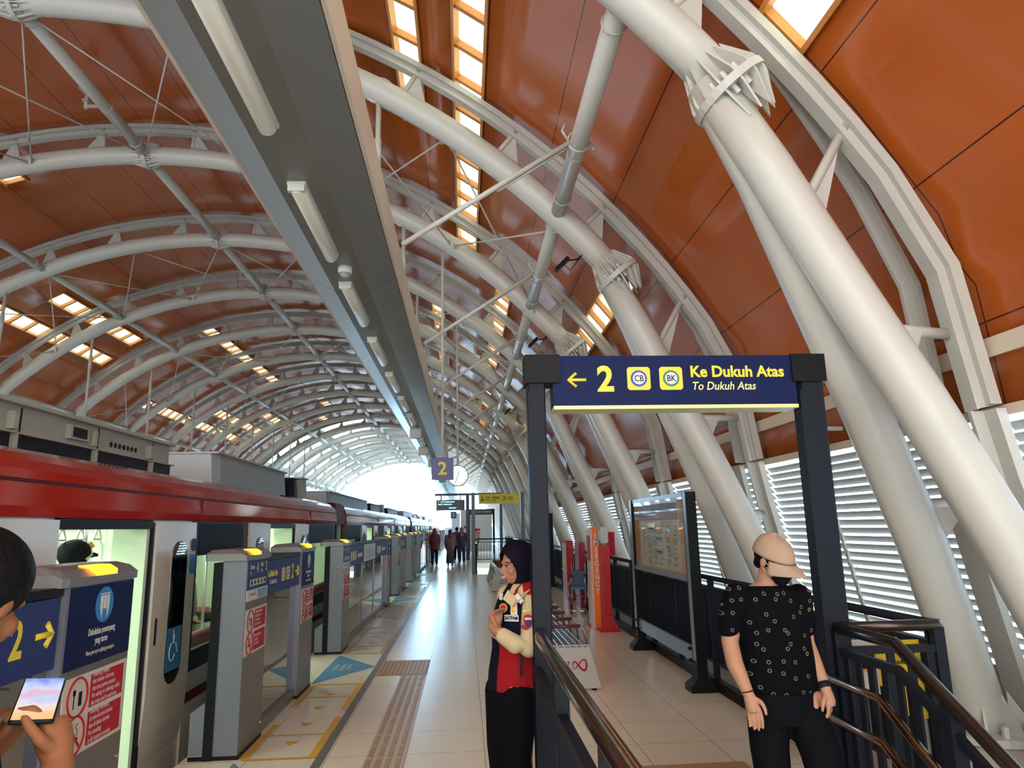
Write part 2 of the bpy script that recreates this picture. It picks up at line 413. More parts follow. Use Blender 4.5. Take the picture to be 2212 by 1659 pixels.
# ------------------------------------------------------------------ floor and track bed
def floor():
    mb = MB(); z0, z1 = -.25, 0
    # platform slab in pieces around the stair opening
    XL, XR = -2.16, 2.62
    mb.box(XL, .47, YF, 5.0, z0, z1); mb.box(XL, XR, 5.0, 26.4, z0, z1)
    mb.box(.47, XR, 3.62, 5.0, z0, z1)
    mb.box(XL, .45, 26.4, 34.5, z0, z1); mb.box(XL, XR, 34.5, YEND+2, z0, z1)
    mb.box(mir(XL)-4.8, mir(XL), YF, YEND+2, z0, z1)
    o = mb.build('floor', TILE); tag(o, kind='structure')
    mb = MB(); mb.box(-2.20, -2.12, YF, YEND+2, -1.3, -.25); mb.box(mir(-2.12), mir(-2.20), YF, YEND+2, -1.3, -.25); mb.build('platform_fascia', CONC, o)
    # grey drain channel between the tile fields
    mb = MB(); mb.box(-1.142, -1.072, YF, YEND+2, 0, .003); mb.build('drain_channel', mat('drain', (.20, .19, .17), .35, metal=.3), o)
    # yellow queue marks, blue exit triangles
    op = [4.9, 9.4, 17.9, 22.4, 26.9, 35.4, 39.9, 44.4]
    for c in op:
        mb = MB(); z = .003
        mb.add([(-1.74, c-.93, z), (-1.145, c, z), (-1.74, c+.90, z)], [(0, 1, 2)]); mb.build('blue_triangle', BLUEP, o)
    for c0 in ((5.88, 8.42), (1.38, 3.92), (10.4, 12.9), (14.4, 16.9), (18.9, 21.4), (23.4, 25.9), (27.9, 30.4)):
        mb = MB(); a, b = c0; z = .003
        def r(x0, x1, y0, y1): mb.add([(x0, y0, z), (x1, y0, z), (x1, y1, z), (x0, y1, z)], [(0, 1, 2, 3)])
        r(-1.70, -1.15, a-.04, a); r(-1.70, -1.15, b, b+.04)
        r(-1.72, -1.67, a, a+.95); r(-1.72, -1.67, b-.95, b); r(-1.205, -1.145, a, a+1.15); r(-1.205, -1.145, b-1.15, b)
        r(-1.67, -1.2, a+.60, a+.625); r(-1.67, -1.2, b-.60, b-.575)
        for t in (.36, .92, 1.5, 2.05):
            y = a+t; mb.add([(-1.49, y+.06, z), (-1.43, y-.06, z), (-1.37, y+.06, z)], [(0, 1, 2)])
        mb.build('yellow_marking', YELP, o)
    for c in op[:4]:
        t = text('floor_lettering', 'Dahulukan\npenumpang\nyang turun', .085, (-1.55, c, .004), (0, 0, rad(90)), WHITE, o, ext=.0003)
    # tactile paving: ribbed crossing block and guiding bars
    mb = MB(); y0, y1 = 8.80, 9.72
    mb.box(-1.07, -.46, y0, y1, 0, .004)
    for i in range(12): mb.box(-1.055+i*.05, -1.027+i*.05, y0+.01, y1-.01, .004, .011)
    mb.box(1.2, 2.0, 5.04, 5.34, 0, .004); mb.build('tactile_block', TILEY, o)
    mb = MB(); mb.k = 0; mb.box(-.76, -.46, .3, y0, 0, .003); mb.k = 1
    for i in range(28):
        for k in range(4):
            yy = y0-.01-i*.305; mb.box(-.745+k*.074, -.712+k*.074, yy-.27, yy-.01, .003, .010)
    mb.build('tactile_strip', [mat('tactile_base', (.52, .42, .33), .4), TILEY], o)
    # stair flight going down towards the camera
    mb = MB()
    for i in range(12): mb.box(.47, 2.0, 3.62-.30*(i+1), 3.62-.30*i, -.17*(i+1)-.3, -.17*(i+1))
    mb.box(2.0, 2.08, .0, 3.62, -2.4, -.02); mb.build('stair_flight', CONC, o)
    mb = MB(); mb.box(2.62, 4.2, YF, YEND, -.30, -.12); mb.box(2.58, 2.66, 3.9, YEND, -.15, .02); mb.build('edge_slab', CONC, o)
    mb = MB(); mb.box(2.08, 2.62, YF, 3.7, -.30, -.12); mb.build('edge_slab', CONC, o)
    mb = MB(); mb.box(mir(-2.3), -2.3, YF-2, YEND+30, -1.3, -1.15)
    for x in (-2.98, -4.42, -7.08, -8.52): mb.box(x-.035, x+.035, YF-2, YEND+30, -1.15, -1.0)
    tag(mb.build('track_bed_floor', mat('ballast', (.12, .115, .11), .8, noise=.3, nscale=9)), kind='structure')
    # blue-grey parapet at the platform end and pale building beyond
    mb = MB(); mb.box(-2.1, 3.5, YEND+2, YEND+2.15, 0, 1.72); mb.box(-2.1, -2.0, YEND-14, YEND+2, 0, 1.5)
    tag(mb.build('wall_end', mat('end_wall', (.28, .34, .42), .6)), kind='structure')
floor()
mb = MB(); mb.box(-160, 160, -80, 260, -7.2, -7)
tag(mb.build('ground', mat('city_ground', (.38, .38, .36), .9, noise=.3, nscale=.2)), kind='structure')

# ------------------------------------------------------------------ steel arches
LEG = [(1.87, 4.74), (2.15, 4.12), (2.50, 3.28), (2.87, 2.42), (3.21, 1.55), (3.44, .85), (3.57, .40), (3.60, .26)]
def make_arch():
    root = empty('steel_arch')
    mb = MB(); n = 40; mb.tube([(arc(-51+102*i/n)[0], 0, arc(-51+102*i/n)[1]) for i in range(n+1)], .165, 16)
    mb.build('main_tube', STEEL, root)
    # outer rib with kinked eaves
    for sg in (1, -1):
        q = (lambda x: x) if sg > 0 else mir
        mb = MB(); P = [arc(a*58/24, RO) for a in range(25)]+[(3.38, 3.42), (3.52, 2.44)]
        outer = [arc(a*58/24, RO+.07) for a in range(25)]+[(3.46, 3.44), (3.60, 2.44)]
        def ln(A, B, hy, y=0):
            rings = []
            for (x0, z0), (x1, z1) in zip(A, B): rings.append([(q(x0), y-hy, z0), (q(x0), y+hy, z0), (q(x1), y+hy, z1), (q(x1), y-hy, z1)])
            mb.loft(rings)
        ln([(CX+(x-CX)*.993, CZ+(z-CZ)*.993) for x, z in P], outer, .02); ln(P, outer, .07)
        ln([(CX+(x-CX)*.990, CZ+(z-CZ)*.990) for x, z in P], [(CX+(x-CX)*.994, CZ+(z-CZ)*.994) for x, z in P], .06)
        mb.build('outer_rib', STEELD, root)
        mb = MB(); i0 = 20; P2 = P[i0:]; O2 = outer[i0:]
        ys = [.06+.50*min(1, i/7) for i in range(len(P2))]
        mb.loft([[(q(x0), y-.018, z0), (q(x0), y+.018, z0), (q(x1), y+.018, z1), (q(x1), y-.018, z1)] for (x0, z0), (x1, z1), y in zip([(x-.05, z) for x, z in P2], O2, ys)])
        mb.loft([[(q(x0), y-.06, z0), (q(x0), y+.06, z0), (q(x1), y+.06, z1), (q(x1), y-.06, z1)] for (x0, z0), (x1, z1), y in zip([(x+.04, z) for x, z in P2], O2, ys)])
        mb.build('outer_rib', STEELD, root)
        mb = MB(); mb.loft([[(q(x), .45, z), (q(x), .67, z), (q(x+.06), .67, z), (q(x+.06), .45, z)] for x, z in ((3.50, 2.40), (3.58, 1.95), (3.66, 1.6), (3.90, .30), (3.92, -.12))]); mb.build('wall_post', STEELD, root)
        mb = MB()
        mb.loft([[(q(x), -.13, z), (q(x), .13, z), (q(x+.07), .13, z), (q(x+.07), -.13, z)] for x, z in ((3.50, 2.40), (3.58, 1.95), (3.66, 1.6), (3.90, .30), (3.92, -.12))])
        mb.loft([[(q(x-.09), -.015, z), (q(x-.09), .015, z), (q(x), .015, z), (q(x), -.015, z)] for x, z in ((3.50, 2.40), (3.58, 1.95), (3.66, 1.6), (3.90, .30), (3.92, -.12))])
        mb.build('wall_post', STEELD, root)
    for a in (4.5, 13, 21.5, 30, 38.5, 47, 55.5):
        for sg in (1, -1):
            mb = MB(); x0, z0 = arc(a, RM+.12); x1, z1 = arc(a, RO)
            if a > 51:
                x0, z0 = 2.33, 3.75
            q = (lambda x: x) if sg > 0 else mir
            mb.tube([(q(x0), 0, z0), (q(x1), 0, z1)], .036, 10)
            xa, za = arc(a+1.9, RM+.14)
            if a > 51: xa, za = 2.45, 3.45
            mb.prism([(q(x0), z0), (q(xa), za), (q(x1*.96+x0*.04), z1)][::sg], 'y', -.008, .008)
            mb.build('strut', STEELD, root)
    for sg in (1, -1):
        q = (lambda x: x) if sg > 0 else mir
        for (xa, xb, z) in ((2.72, 3.44, 2.95), (3.12, 3.60, 1.80)):
            for d in (1, -1):
                yl = d*.38*(4.74-z)/3.04; mb = MB(); mb.tube([(q(xa), yl, z-.03), (q(xb), .05 if d < 0 else .5, z)], .038, 10)
                mb.loft([[(q(xa+.10), yl*.9+e, z-.03), (q(xa+.20), yl*.9+e, z-.28), (q(xa+.34), yl*.6+e, z-.03)] for e in (-.007, .007)]); mb.build('strut', STEELD, root)
        for d in (1, -1):
            mb = MB(); pts = [(q(x), d*.38*min((4.74-z)/3.04, 1.45), z) for x, z in LEG]
            pts[0] = (q(1.80), 0, 4.83)
            mb.tube(pts, .165, 16); mb.build('leg', STEEL, root)
            y = d*.56; mb = MB(); mb.disc((q(3.61), y, .24), (0, 0, 1), .33, .05, 24)
            for k in range(8):
                a = k*pi/4+.2; c, s_ = cos(a), sin(a)
                mb.loft([[V((q(3.60)+c*r-s_*t, y+s_*r+c*t, z)) for r, z in ((.15, .26), (.31, .26), (.16, .52))] for t in (-.009, .009)])
                mb.disc((q(3.61)+cos(a+.4)*.26, y+sin(a+.4)*.26, .30), (0, 0, 1), .028, .07, 6)
            mb.build('foot_flange', STEEL, root)
            mb = MB(); mb.tube([(q(3.61), y, .215), (q(3.62), y, .0), (q(3.66), y, -.28)], [.30, .32, .42], 20); mb.build('footing', CONC, root)
    for a in (0, 51.5, -51.5):
        sgl = 1 if a > 0 else -1; axl = V((.45, 0, -.89)) if a > 0 else V((.45, 0, .89))
        mb = MB(); x, z = arc(a); ax = V((cos(rad(a)), 0, -sin(rad(a)))); c = V((x, 0, z)); u = V((sin(rad(a)), 0, cos(rad(a)))); v_ = V((0, 1, 0))
        k_ = 1 if a else .8
        mb.disc(c, ax, .30*k_, .06, 32)
        for i in range(14):
            b = 2*pi*i/14; d = u*cos(b)+v_*sin(b); t = (-u*sin(b)+v_*cos(b))*.008
            for sg in (1, -1):
                a2 = axl if a and sg == sgl else ax; e2 = (d-a2*d.dot(a2)).normalized(); w2 = v_*(.10*d.dot(v_)) if a and sg == sgl else V((0, 0, 0))
                mb.loft([[c+ax*sg*.03+d*.13+t*g, c+ax*sg*.03+d*.29*k_+t*g, c+ax*sg*.07+d*.285*k_+t*g, c+a2*sg*.30*k_+e2*.172+w2+t*g] for g in (-1, 1)])
                b2 = b+.22; d2 = u*cos(b2)+v_*sin(b2); mb.disc(c+ax*sg*.06+d2*.225*k_, ax, .022, .07, 6)
        mb.build('collar', STEEL, root)
    return root
NEARER = ['nearest the camera, beside the stair handrails', 'its right collar just above the direction sign']
proto = make_arch(); index_kids()
for j in range(NJ):
    o = proto if j == 0 else copy_tree(proto)
    o.location.y = YJ(j)
    tag(o, 'white tubular roof arch on splayed legs, '+(NEARER[j] if j < 2 else '%s back from the camera' % ORD[j]) if j < NJ-1 else 'white tubular roof arch framing the bright open end', 'arch', 'tubular roof arches')

# ------------------------------------------------------------------ longitudinal pipes between arches
def along(ang): return {0: 'along the crown', 23: 'right of the crown', -23: 'left of the crown', 45: 'high on the right side', -45: 'low on the left side'}[ang]
for a in (0, 23, -23, 45, -45):
    x, z = arc(a); r = .095 if a in (0, 45) else .08
    mb = MB(); mb.tube([(x, .14, z-.02), (x, S-.14, z-.02)], r, 14)
    mb.tube([(x, S*.60, z-.02), (x, S*.60+.02, z-.02)], r+.004, 14)
    mb.ring((x, .32, z-.02), (0, 1, 0), r+.01, .008, 14, 5); mb.ring((x, S-.5, z-.02), (0, 1, 0), r+.01, .008, 14, 5)
    p0 = mb.build('purlin_pipe', STEEL)
    for j in range(NJ-1):
        o = p0 if j == 0 else p0.copy()
        if j: C.objects.link(o)
        o.location.y = YJ(j)
        tag(o, 'white purlin pipe %s, %s roof bay from the camera' % (along(a), ORD[j]), 'purlin', 'purlin pipes between the arches')

# crossed tie rods in every other bay
def rod(a0, a1, root):
    x0, z0 = arc(a0, RM-.05); x1, z1 = arc(a1, RM-.05); p0, p1 = V((x0, .1, z0)), V((x1, S-.1, z1))
    mb = MB(); mb.tube([p0, p1], .013, 6); r_ = mb
    d = (p1-p0).normalized(); s_ = d.cross(V((0, 0, 1))).normalized()
    mb.bar(p0-d*.04, p0+d*.18, .012, .09); mb.bar(p1-d*.18, p1+d*.04, .012, .09)
    o = mb.build('tie_rod', STEEL, root)
    mb = MB(); c = p0+(p1-p0)*.78
    for sg in (1, -1): mb.tube([c-d*.14, c-d*.09+s_*.028*sg, c+d*.09+s_*.028*sg, c+d*.14], .009, 6)
    mb.build('turnbuckle', STEEL, o)
    return o
A_ = (-46, -34.5, -23, -11.5, 0, 11.5, 23, 34.5)
rods = []
for k, a in enumerate(A_):
    root = empty('rod_bracing'); rod(a, a+11.5, root); rod(a+11.5, a, root); rods.append((k, 0, root))
index_kids()
for n, j in enumerate((1, 3, 5, 7, 9)):
    for k, f, src in rods:
        o = src if n == 0 else copy_tree(src)
        o.location.y = YJ(j)
        tag(o, 'crossed thin white tie rods, %s pair from the left in the %s braced bay' % (ORD[k], ORD[n]), 'tie rods', 'crossed tie rods of the roof')

# ------------------------------------------------------------------ service beams
def beam(xc, label, sg):
    root = empty('service_beam', (xc, 0, 0)); tag(root, label, 'beam')
    P = [(-.165, 3.95), (.165, 3.95), (.41, 4.09), (.43, 4.40), (-.43, 4.40), (-.41, 4.09)]
    k = 0; y = -2.4
    ys = [y]; yy = 6.47-S*2
    while yy < YEND-2:
        if yy > y: ys.append(yy)
        yy += S
    ys.append(YEND-2)
    for a, b in zip(ys, ys[1:]):
        mb = MB(); mb.prism(P, 'y', a+.006, b-.006); mb.build('beam_panel', BEAM, root)
    mb = MB(); mb.box(.415, .44, ys[0], ys[-1], 4.10, 4.42); mb.box(-.44, -.415, ys[0], ys[-1], 4.10, 4.42); mb.build('side_channel', BEAMC, root)
    mb = MB(); mb.prism([(x*.97, z+(.01 if z < 4.2 else -.01)) for x, z in P], 'y', ys[0]+.05, ys[-1]-.05); mb.build('beam_core', TDARK, root)
    return root
beam(-1.065, 'long grey bevelled ceiling beam carrying the strip lights over the platform', 1)
beam(mir(-1.065), 'grey ceiling beam over the opposite platform beyond the train', -1)

def fixture():
    mb = MB(); L = 1.25
    rings = []
    for y, s_ in ((0, .8), (.015, 1), (L-.015, 1), (L, .8)):
        rings.append([(.052*cos(pi+pi*i/10)*s_, y, -.056*s_*sin(pi*i/10)*1.0) for i in range(11)])
    mb.loft(rings, True, True); o = mb.build('strip_light', DIFF)
    mb = MB(); mb.box(-.060, .060, .0, L, 0, .024); mb.build('housing', STEEL, o)
    mb = MB(); mb.box(-.054, .054, -.006, .03, -.045, .01); mb.build('end_cap', STEEL, o)
    return o
f0 = fixture(); index_kids()
for i in range(30):
    o = f0 if i == 0 else copy_tree(f0)
    o.location = (-1.09, 2.38+1.905*i, 3.926)
    tag(o, 'unlit white batten light under the grey beam, %s in line from the camera' % ORD[i], 'strip light', 'strip lights under the beam')
mb = MB(); mb.tube([(0, 0, .06), (0, 0, .03), (0, 0, 0)], [.062, .062, .055], 20)
o = mb.build('smoke_detector', WHITE); o.location = (-1.03, 5.83, 3.89); tag(o, 'round white smoke detector under the grey ceiling beam', 'smoke detector')
mb = MB(); mb.tube([(0, 0, .0), (0, 0, -.022), (0, 0, -.035)], [.046, .035, .012], 16)
for i in range(3): mb.ring((0, 0, -.006-.008*i), (0, 0, 1), .047-.006*i, .002, 16, 4)
mb.build('sensor_cage', TGREY, o)
for i, (y, dx) in enumerate(((15.7, 0), (19.4, -.05), (23.3, .02), (27.0, 0))):
    r_ = empty('loudspeaker', (-1.09+dx, y, 3.95)); tag(r_, 'small beige loudspeaker box hung under the beam, %s of the row back' % ORD[i], 'loudspeaker', 'loudspeakers under the beam')
    mb = MB(); mb.bbox(-.13, .13, -.09, .09, -.26, -.04, .02); mb.build('cabinet', STEELD, r_)
    mb = MB(); mb.box(-.02, .02, -.02, .02, -.05, 0); mb.build('bracket', STEELD, r_)

# hanger rods from the arches down to the beams, stay pipes in each bay
def hanger(x, top, bot):
    mb = MB(); mb.tube([(0, 0, top), (0, 0, bot)], .034, 10); o = mb.build('hanger_rod', STEEL)
    mb = MB(); mb.tube([(0, 0, top-.55), (0, 0, top-.95)], .045, 10)
    mb.build('sleeve', STEEL, o)
    mb = MB(); mb.ring((0, 0, top+.15), (0, 1, 0), .18, .018, 18, 6); mb.box(-.04, .04, -.05, .05, top-.04, top+.02); mb.build('clamp', STEEL, o)
    return o
xh, zh = arc(28.3)
for sg, nm in ((1, 'right'), (-1, 'left')):
    h0 = hanger(0, zh-.14, 4.42); index_kids()
    for j in range(NJ-1):
        o = h0 if j == 0 else copy_tree(h0)
        o.location = (xh if sg > 0 else mir(xh), YJ(j), 0)
        tag(o, 'slim white hanger rod from the %s arch down to the %s beam' % (ORD[j], 'platform' if sg > 0 else 'far'), 'hanger rod', 'hanger rods of the beams')
mb = MB(); mb.tube([(1.15, 0, 5.62), (-.60, 0, 4.45)], .028, 8)
mb.tube([(1.15, .03, 5.585), (.35, .03, 5.05)], .014, 6)
p0 = mb.build('stay_pipe', STEEL)
mb = MB(); x, z = arc(45); mb.ring((x, 0, z), (0, 1, 0), .115, .012, 18, 6); mb.tube([(x-.12, 0, z+.03), (x-.17, 0, z+.12), (x-.13, 0, z+.2)], .014, 6); mb.tube([(x+.12, 0, z-.02), (x+.16, 0, z-.1)], .02, 6)
mb.build('clip', STEEL, p0); index_kids()
for j in range(14):
    o = p0 if j == 0 else copy_tree(p0)
    o.location.y = YJ(j)+2.08
    tag(o, 'thin white stay pipe slanting from purlin to beam, in the %s roof bay' % ORD[j], 'stay pipe', 'stay pipes beside the beam')

# black floodlights clipped near the right collars
for i, j in enumerate((1, 2, 4)):
    a = 49; x, z = arc(a, RM-.33); r_ = empty('floodlight', (x-.10, YJ(j), z+.06))
    tag(r_, 'small black spotlight with looped cable beside the right collar of the %s arch' % ORD[j], 'spotlight', 'spotlights on the arches')
    mb = MB(); mb.bar((-.16, 0, -.10), (.0, 0, .06), .10, .05); mb.build('lamp_head', BLACKST, r_)
    mb = MB(); mb.tube([(-.02, 0, .03), (.12, 0, .05), (.20, 0, .12)], .010, 6); mb.tube([(-.05, 0, -.03), (.03, .02, -.09), (.10, 0, .0), (.2, 0, .13)], .006, 5); mb.build('bracket', BLACKST, r_)
# small roof sensor masts above the crown pipes
for i, (j, t) in enumerate(((1, .05), (1, .62), (3, .72), (4, .74), (5, .76), (6, .8))):
    x, z = arc(0, RM); r_ = empty('antenna_mast', (x-.35, YJ(j)+t*S, z+.02)); tag(r_, 'small white bracket mast beside the crown pipe, %s from the camera' % ORD[i], 'bracket', 'bracket masts at the crown')
    mb = MB(); mb.box(-.025, .025, -.02, .02, -.02, .52); mb.box(.02, .40, -.02, .02, .0, .04); mb.build('mast', STEELD, r_)
    mb = MB(); mb.box(-.11, .11, -.07, .07, .30, .33); mb.box(-.05, .05, -.05, .05, .10, .13); mb.build('plate', STEELD, r_)

# ------------------------------------------------------------------ platform screen doors
def notice(mb, y0, y1, z0, z1, mats_base, x=.004):
    """white board with two red text blocks and two ringed prohibition signs; adds to mb with material slots 0 white,1 red,2 dark"""
    w_ = y1-y0; h = z1-z0
    mb.k = 0; mb.box(0, x, y0, y1, z0, z1)
    for i in (0, 1):
        zb = z0+h*(.53-.48*i)+.0; mb.k = 1
        mb.box(x, x+.001, y0+w_*.40, y1-w_*.05, zb, zb+h*.42)
        mb.k = 1; mb.ring((x+.002, y0+w_*.21, zb+h*.2), (1, 0, 0), w_*.145, .005, 24, 5)
        c = (x+.002, y0+w_*.21, zb+h*.2)
        mb.k = 2
        if i == 0:
            mb.box(x, x+.001, c[1]+.012, c[1]+.04, c[2]-.04, c[2]+.02); mb.box(x, x+.001, c[1]-.03, c[1]-.022, c[2]-.045, c[2]+.03)
            mb.box(x, x+.001, c[1]-.037, c[1]-.015, c[2]+.012, c[2]+.035)
        else:
            mb.box(x, x+.001, c[1]-.045, c[1]+.035, c[2]-.02, c[2]-.008); mb.tube([(x, c[1]+.02, c[2]+.0), (x, c[1]+.03, c[2]+.02), (x, c[1]+.01, c[2]+.035), (x, c[1]+.025, c[2]+.05)], .002, 4)
            mb.k = 1; mb.bar((x+.003, c[1]-.045, c[2]+.05), (x+.003, c[1]+.045, c[2]-.05), .003, .012)
def badge_sq(root, y, z, s_, ring_m, letters, band_face=.018):
    mb = MB(); h = s_/2; mb.k = 0
    mb.prism([(y-h, z-h+.01), (y-h+.01, z-h), (y+h-.01, z-h), (y+h, z-h+.01), (y+h, z+h-.01), (y+h-.01, z+h), (y-h+.01, z+h), (y-h, z+h-.01)], 'x', band_face-.004, band_face+.001)
    mb.k = 1; mb.disc((band_face+.002, y, z), (1, 0, 0), s_*.38, .002, 28); mb.k = 2; mb.disc((band_face+.003, y, z), (1, 0, 0), s_*.29, .002, 28)
    mb.build('line_badge', [YEL, ring_m, WHITE], root)
    text('badge_lettering', letters, s_*.30, (band_face+.0045, y, z), FX, BLACKST, root, ext=.0003)
def arrow(mb, c, ax, L, sgn, th=.022, x=.02):
    """arrow pointing along +ax (0 = y, horizontally) drawn with round-ended bars on a face of constant x"""
    y, z = c
    mb.tube([(x, y-L*.5*sgn, z), (x, y+L*.5*sgn, z)], th/2, 8)
    mb.tube([(x, y+L*.12*sgn, z+L*.42), (x, y+L*.5*sgn, z), (x, y+L*.12*sgn, z-L*.42)], th/2, 8)
GREENR = mat('line_green', (.02, .20, .10), .4); BLUER = mat('line_blue', (.03, .09, .45), .4)
def psd_bay(L, kind, detail=True):
    root = empty('platform_screen_door'); la, lb, BX = .62, .62, -.045
    def cap(y0, y1, lamp0):
        mb = MB()
        P = [(-.33, 1.475), (.012, 1.475), (.014, 1.512), (-.03, 1.545), (-.10, 1.562), (-.28, 1.562), (-.33, 1.53)]
        rings = [[(x, y, z) for x, z in P] for y in (y0+.0, y1-.0)]
        rings = [[(x*.9-.01, y0-.04, min(z, 1.53)) for x, z in P]]+rings+[[(x*.9-.01, y1+.0, min(z, 1.55)) for x, z in P]]
        mb.loft(rings); c = mb.build('top_cap', PSDT, root)
        mb = MB(); mb.loft([[(.018, y, 1.512), (.018, y, 1.535), (-.02, y, 1.558), (-.075, y, 1.560), (-.075, y, 1.545), (-.0, y, 1.515)] for y in (lamp0, lamp0+.19)])
        mb.build('warning_lamp', AMB, c)
    def housing(y0, y1, face):
        mb = MB(); mb.k = 0
        mb.box(-.19, -.004, y0+.002, y1, .03, 1.475); mb.k = 1; mb.box(-.26, -.19, y0-.01, y1, 0, 1.46); mb.k = 0; mb.prism([(-.37, .02), (-.26, .02), (-.26, .42), (-.37, .34)], 'y', y0, y1)
        mb.k = 2; mb.box(-.004, 0, y0+.012, y1-.006, .03, 1.47); mb.k = 1; mb.box(-.37, .004, y0, y1, 0, .03)
        mb.k = 3; mb.disc((.001, y1-.03, .62), (1, 0, 0), .012, .006, 12); mb.disc((.001, y1-.03, .12), (1, 0, 0), .012, .006, 12)
        mb.build('housing', [PSD, RUB, PSDB, STAIN], root)
    housing(0, la, 'a'); housing(L-lb, L, 'b'); cap(0, la+.02, .12); cap(L-lb-.02, L, L-.42)
    # stickers on A
    mb = MB(); mb.box(0, .004, .01, la-.02, 1.24, 1.468); mb.build('blue_sign', NAVY2, root)
    if detail:
        for t, s_, y, z, m_, b_ in (('Kereta', .050, .13, 1.415, PAPER, .001), ('4', .105, .27, 1.40, YEL, .003), ('Pintu', .050, .40, 1.425, PAPER, .001), ('2', .105, .53, 1.405, YEL, .003), ('Car', .035, .09, 1.37, PAPER, 0), ('Door', .035, .40, 1.375, PAPER, 0)):
            text('sign_lettering', t, s_, (.0045, y, z), FX, m_, root, bold=b_, ext=.0003, sx=.8)
    mb = MB()
    for i in range(5):
        mb.k = 0 if i in (2,) else 1; y = .08+i*.092; mb.box(.004, .0055, y, y+.082, 1.265, 1.315); mb.k = 2; mb.box(.0055, .006, y+.015, y+.067, 1.275, 1.305)
    mb.build('car_diagram', [YEL, PAPER, NAVY2], root)
    mb = MB(); mb.k = 0; mb.box(0, .004, .01, la-.02, 1.15, 1.236); mb.k = 1
    for i in range(3): mb.box(.004, .0055, .31+i*.09, .385+i*.09, 1.16, 1.225)
    mb.k = 2
    for i in range(3): mb.ell((.0055, .345+i*.09, 1.205), .001, .009, .009, 8, 6); mb.box(.0055, .006, .335+i*.09, .357+i*.09, 1.17, 1.195)
    mb.build('access_sign', [PAPER, CYAN, WHITE], root)
    if detail: text('sign_lettering', 'Akses untuk', .034, (.0045, .16, 1.20), FX, NAVY2, root, ext=.0003, sx=.85)
    def note(y0, y1, z0, z1, t1, t2, s_):
        mb = MB(); notice(mb, y0, y1, z0, z1, 0); mb.build('notice_board', [PAPER, REDN, BLACKST], root)
        if detail:
            for t, z in ((t1, z0+(z1-z0)*.76), (t2, z0+(z1-z0)*.28)):
                text('notice_lettering', t, s_, (.0056, y0+(y1-y0)*.43, z), FX, WHITE, root, 'LEFT', ext=.0002, sx=.72)
    note(.015, la-.02, .73, 1.085, 'Dilarang bersandar\npada pintu peron\nDo not lean on\nthe screen door', 'Dilarang memanjat\npintu peron\nDo not climb', .034)
    note(L-lb+.03, L-.02, .74, 1.08, 'Dilarang makan\ndan minum di kereta\ndan area peron stasiun\nNo eating or drinking while\nthe train and in paid area', 'Dilarang merokok\ndi seluruh area stasiun\ndan di dalam kereta\nNo smoking\nin all station premises', .033)
    yb0 = L-lb+.015
    mb = MB(); mb.box(0, .004, yb0, L-.012, 1.115, 1.468); mb.build('blue_sign', NAVY, root)
    yc = (yb0+L)/2; mb = MB(); mb.k = 0; mb.disc((.005, yc, 1.372), (1, 0, 0), .082, .003, 32); mb.k = 1
    for d in (-.042, -.012, .018): mb.box(.0065, .0072, yc+d, yc+d+.024, 1.352, 1.415)
    mb.box(.0065, .0072, yc-.045, yc+.045, 1.42, 1.425)
    for d in (-.03, .03): mb.add([(.0072, yc+d-.012, 1.35), (.0072, yc+d+.012, 1.35), (.0072, yc+d-.2*d, 1.305)], [(0, 1, 2)])
    mb.build('give_way_symbol', [CYAN, WHITE], root)
    if detail:
        text('sign_lettering', 'Dahulukan penumpang\nyang turun', .044, (.0045, yc, 1.235), FX, WHITE, root, bold=.0006, ext=.0003, sx=.62)
        text('sign_lettering', 'Please give way to alighting passengers', .028, (.0045, yc, 1.165), FX, PAPER, root, ext=.0003, sx=.60, shear=.25)
    # glazed part
    ys = [la, L-lb] if L < 3 else [la, la+(L-la-lb)*.32, la+(L-la-lb)*.62, L-lb]
    for i, (a, b) in enumerate(zip(ys, ys[1:])):
        mb = MB(); mb.box(-.070, -.060, a, b, .10, 1.30); mb.build('glass_panel', GL, root)
        mb = MB(); mb.box(-.08, -.03, a, b, 0, .10); mb.box(-.075, -.045, a-.008, a+.008, .1, 1.15)
        if L > 3: mb.box(-.06, .005, a-.012, a+.012, 0, .06)
        mb.build('bottom_rail', PSDB, root)
        m_ = NAVY2 if i != 1 else PAPER
        mb = MB(); mb.box(BX-.03, BX+.016, a+.006, b-.006, 1.14, 1.435); mb.build('sign_band', m_, root)
        if L > 3:
            mb = MB()
            if i != 1:
                for t in (.14, .26, .38): mb.box(BX+.016, BX+.0175, a+t*(b-a), a+(t+.08)*(b-a), 1.22, 1.36)
                mb.build('band_icons', YEL, root)
                mb = MB()
                for k in range(6): mb.box(BX+.016, BX+.0175, a+(.55+.055*k)*(b-a), a+(.59+.055*k)*(b-a), 1.25, 1.31)
                mb.build('band_lettering', WHITE, root)
            else:
                for k in range(5): mb.box(BX+.016, BX+.0175, a+.2, b-.3-.1*(k % 2), 1.2+k*.035, 1.206+k*.035)
                mb.build('band_lettering', NAVY2, root)
    if L < 3:
        W_ = L-lb-la
        text('band_lettering', 'Ke Dukuh Atas', .082, (BX+.0165, la+W_*.20, 1.32), FX, YEL, root, bold=.0015, sx=.66)
        text('band_lettering', 'To Dukuh Atas', .058, (BX+.0165, la+W_*.22, 1.245), FX, PAPER, root, sx=.66, shear=.2)
        badge_sq(root, la+W_*.50, 1.29, .125, BLUER, 'CB', BX+.018); badge_sq(root, la+W_*.64, 1.29, .125, GREENR, 'BK', BX+.018)
        text('band_lettering', '2', .20, (BX+.0165, la+W_*.78, 1.29), FX, YEL, root, bold=.006, sx=.8)
        mb = MB(); arrow(mb, (la+W_*.92, 1.29), 0, .11, 1, .026, BX+.017); mb.build('band_arrow', YEL, root)
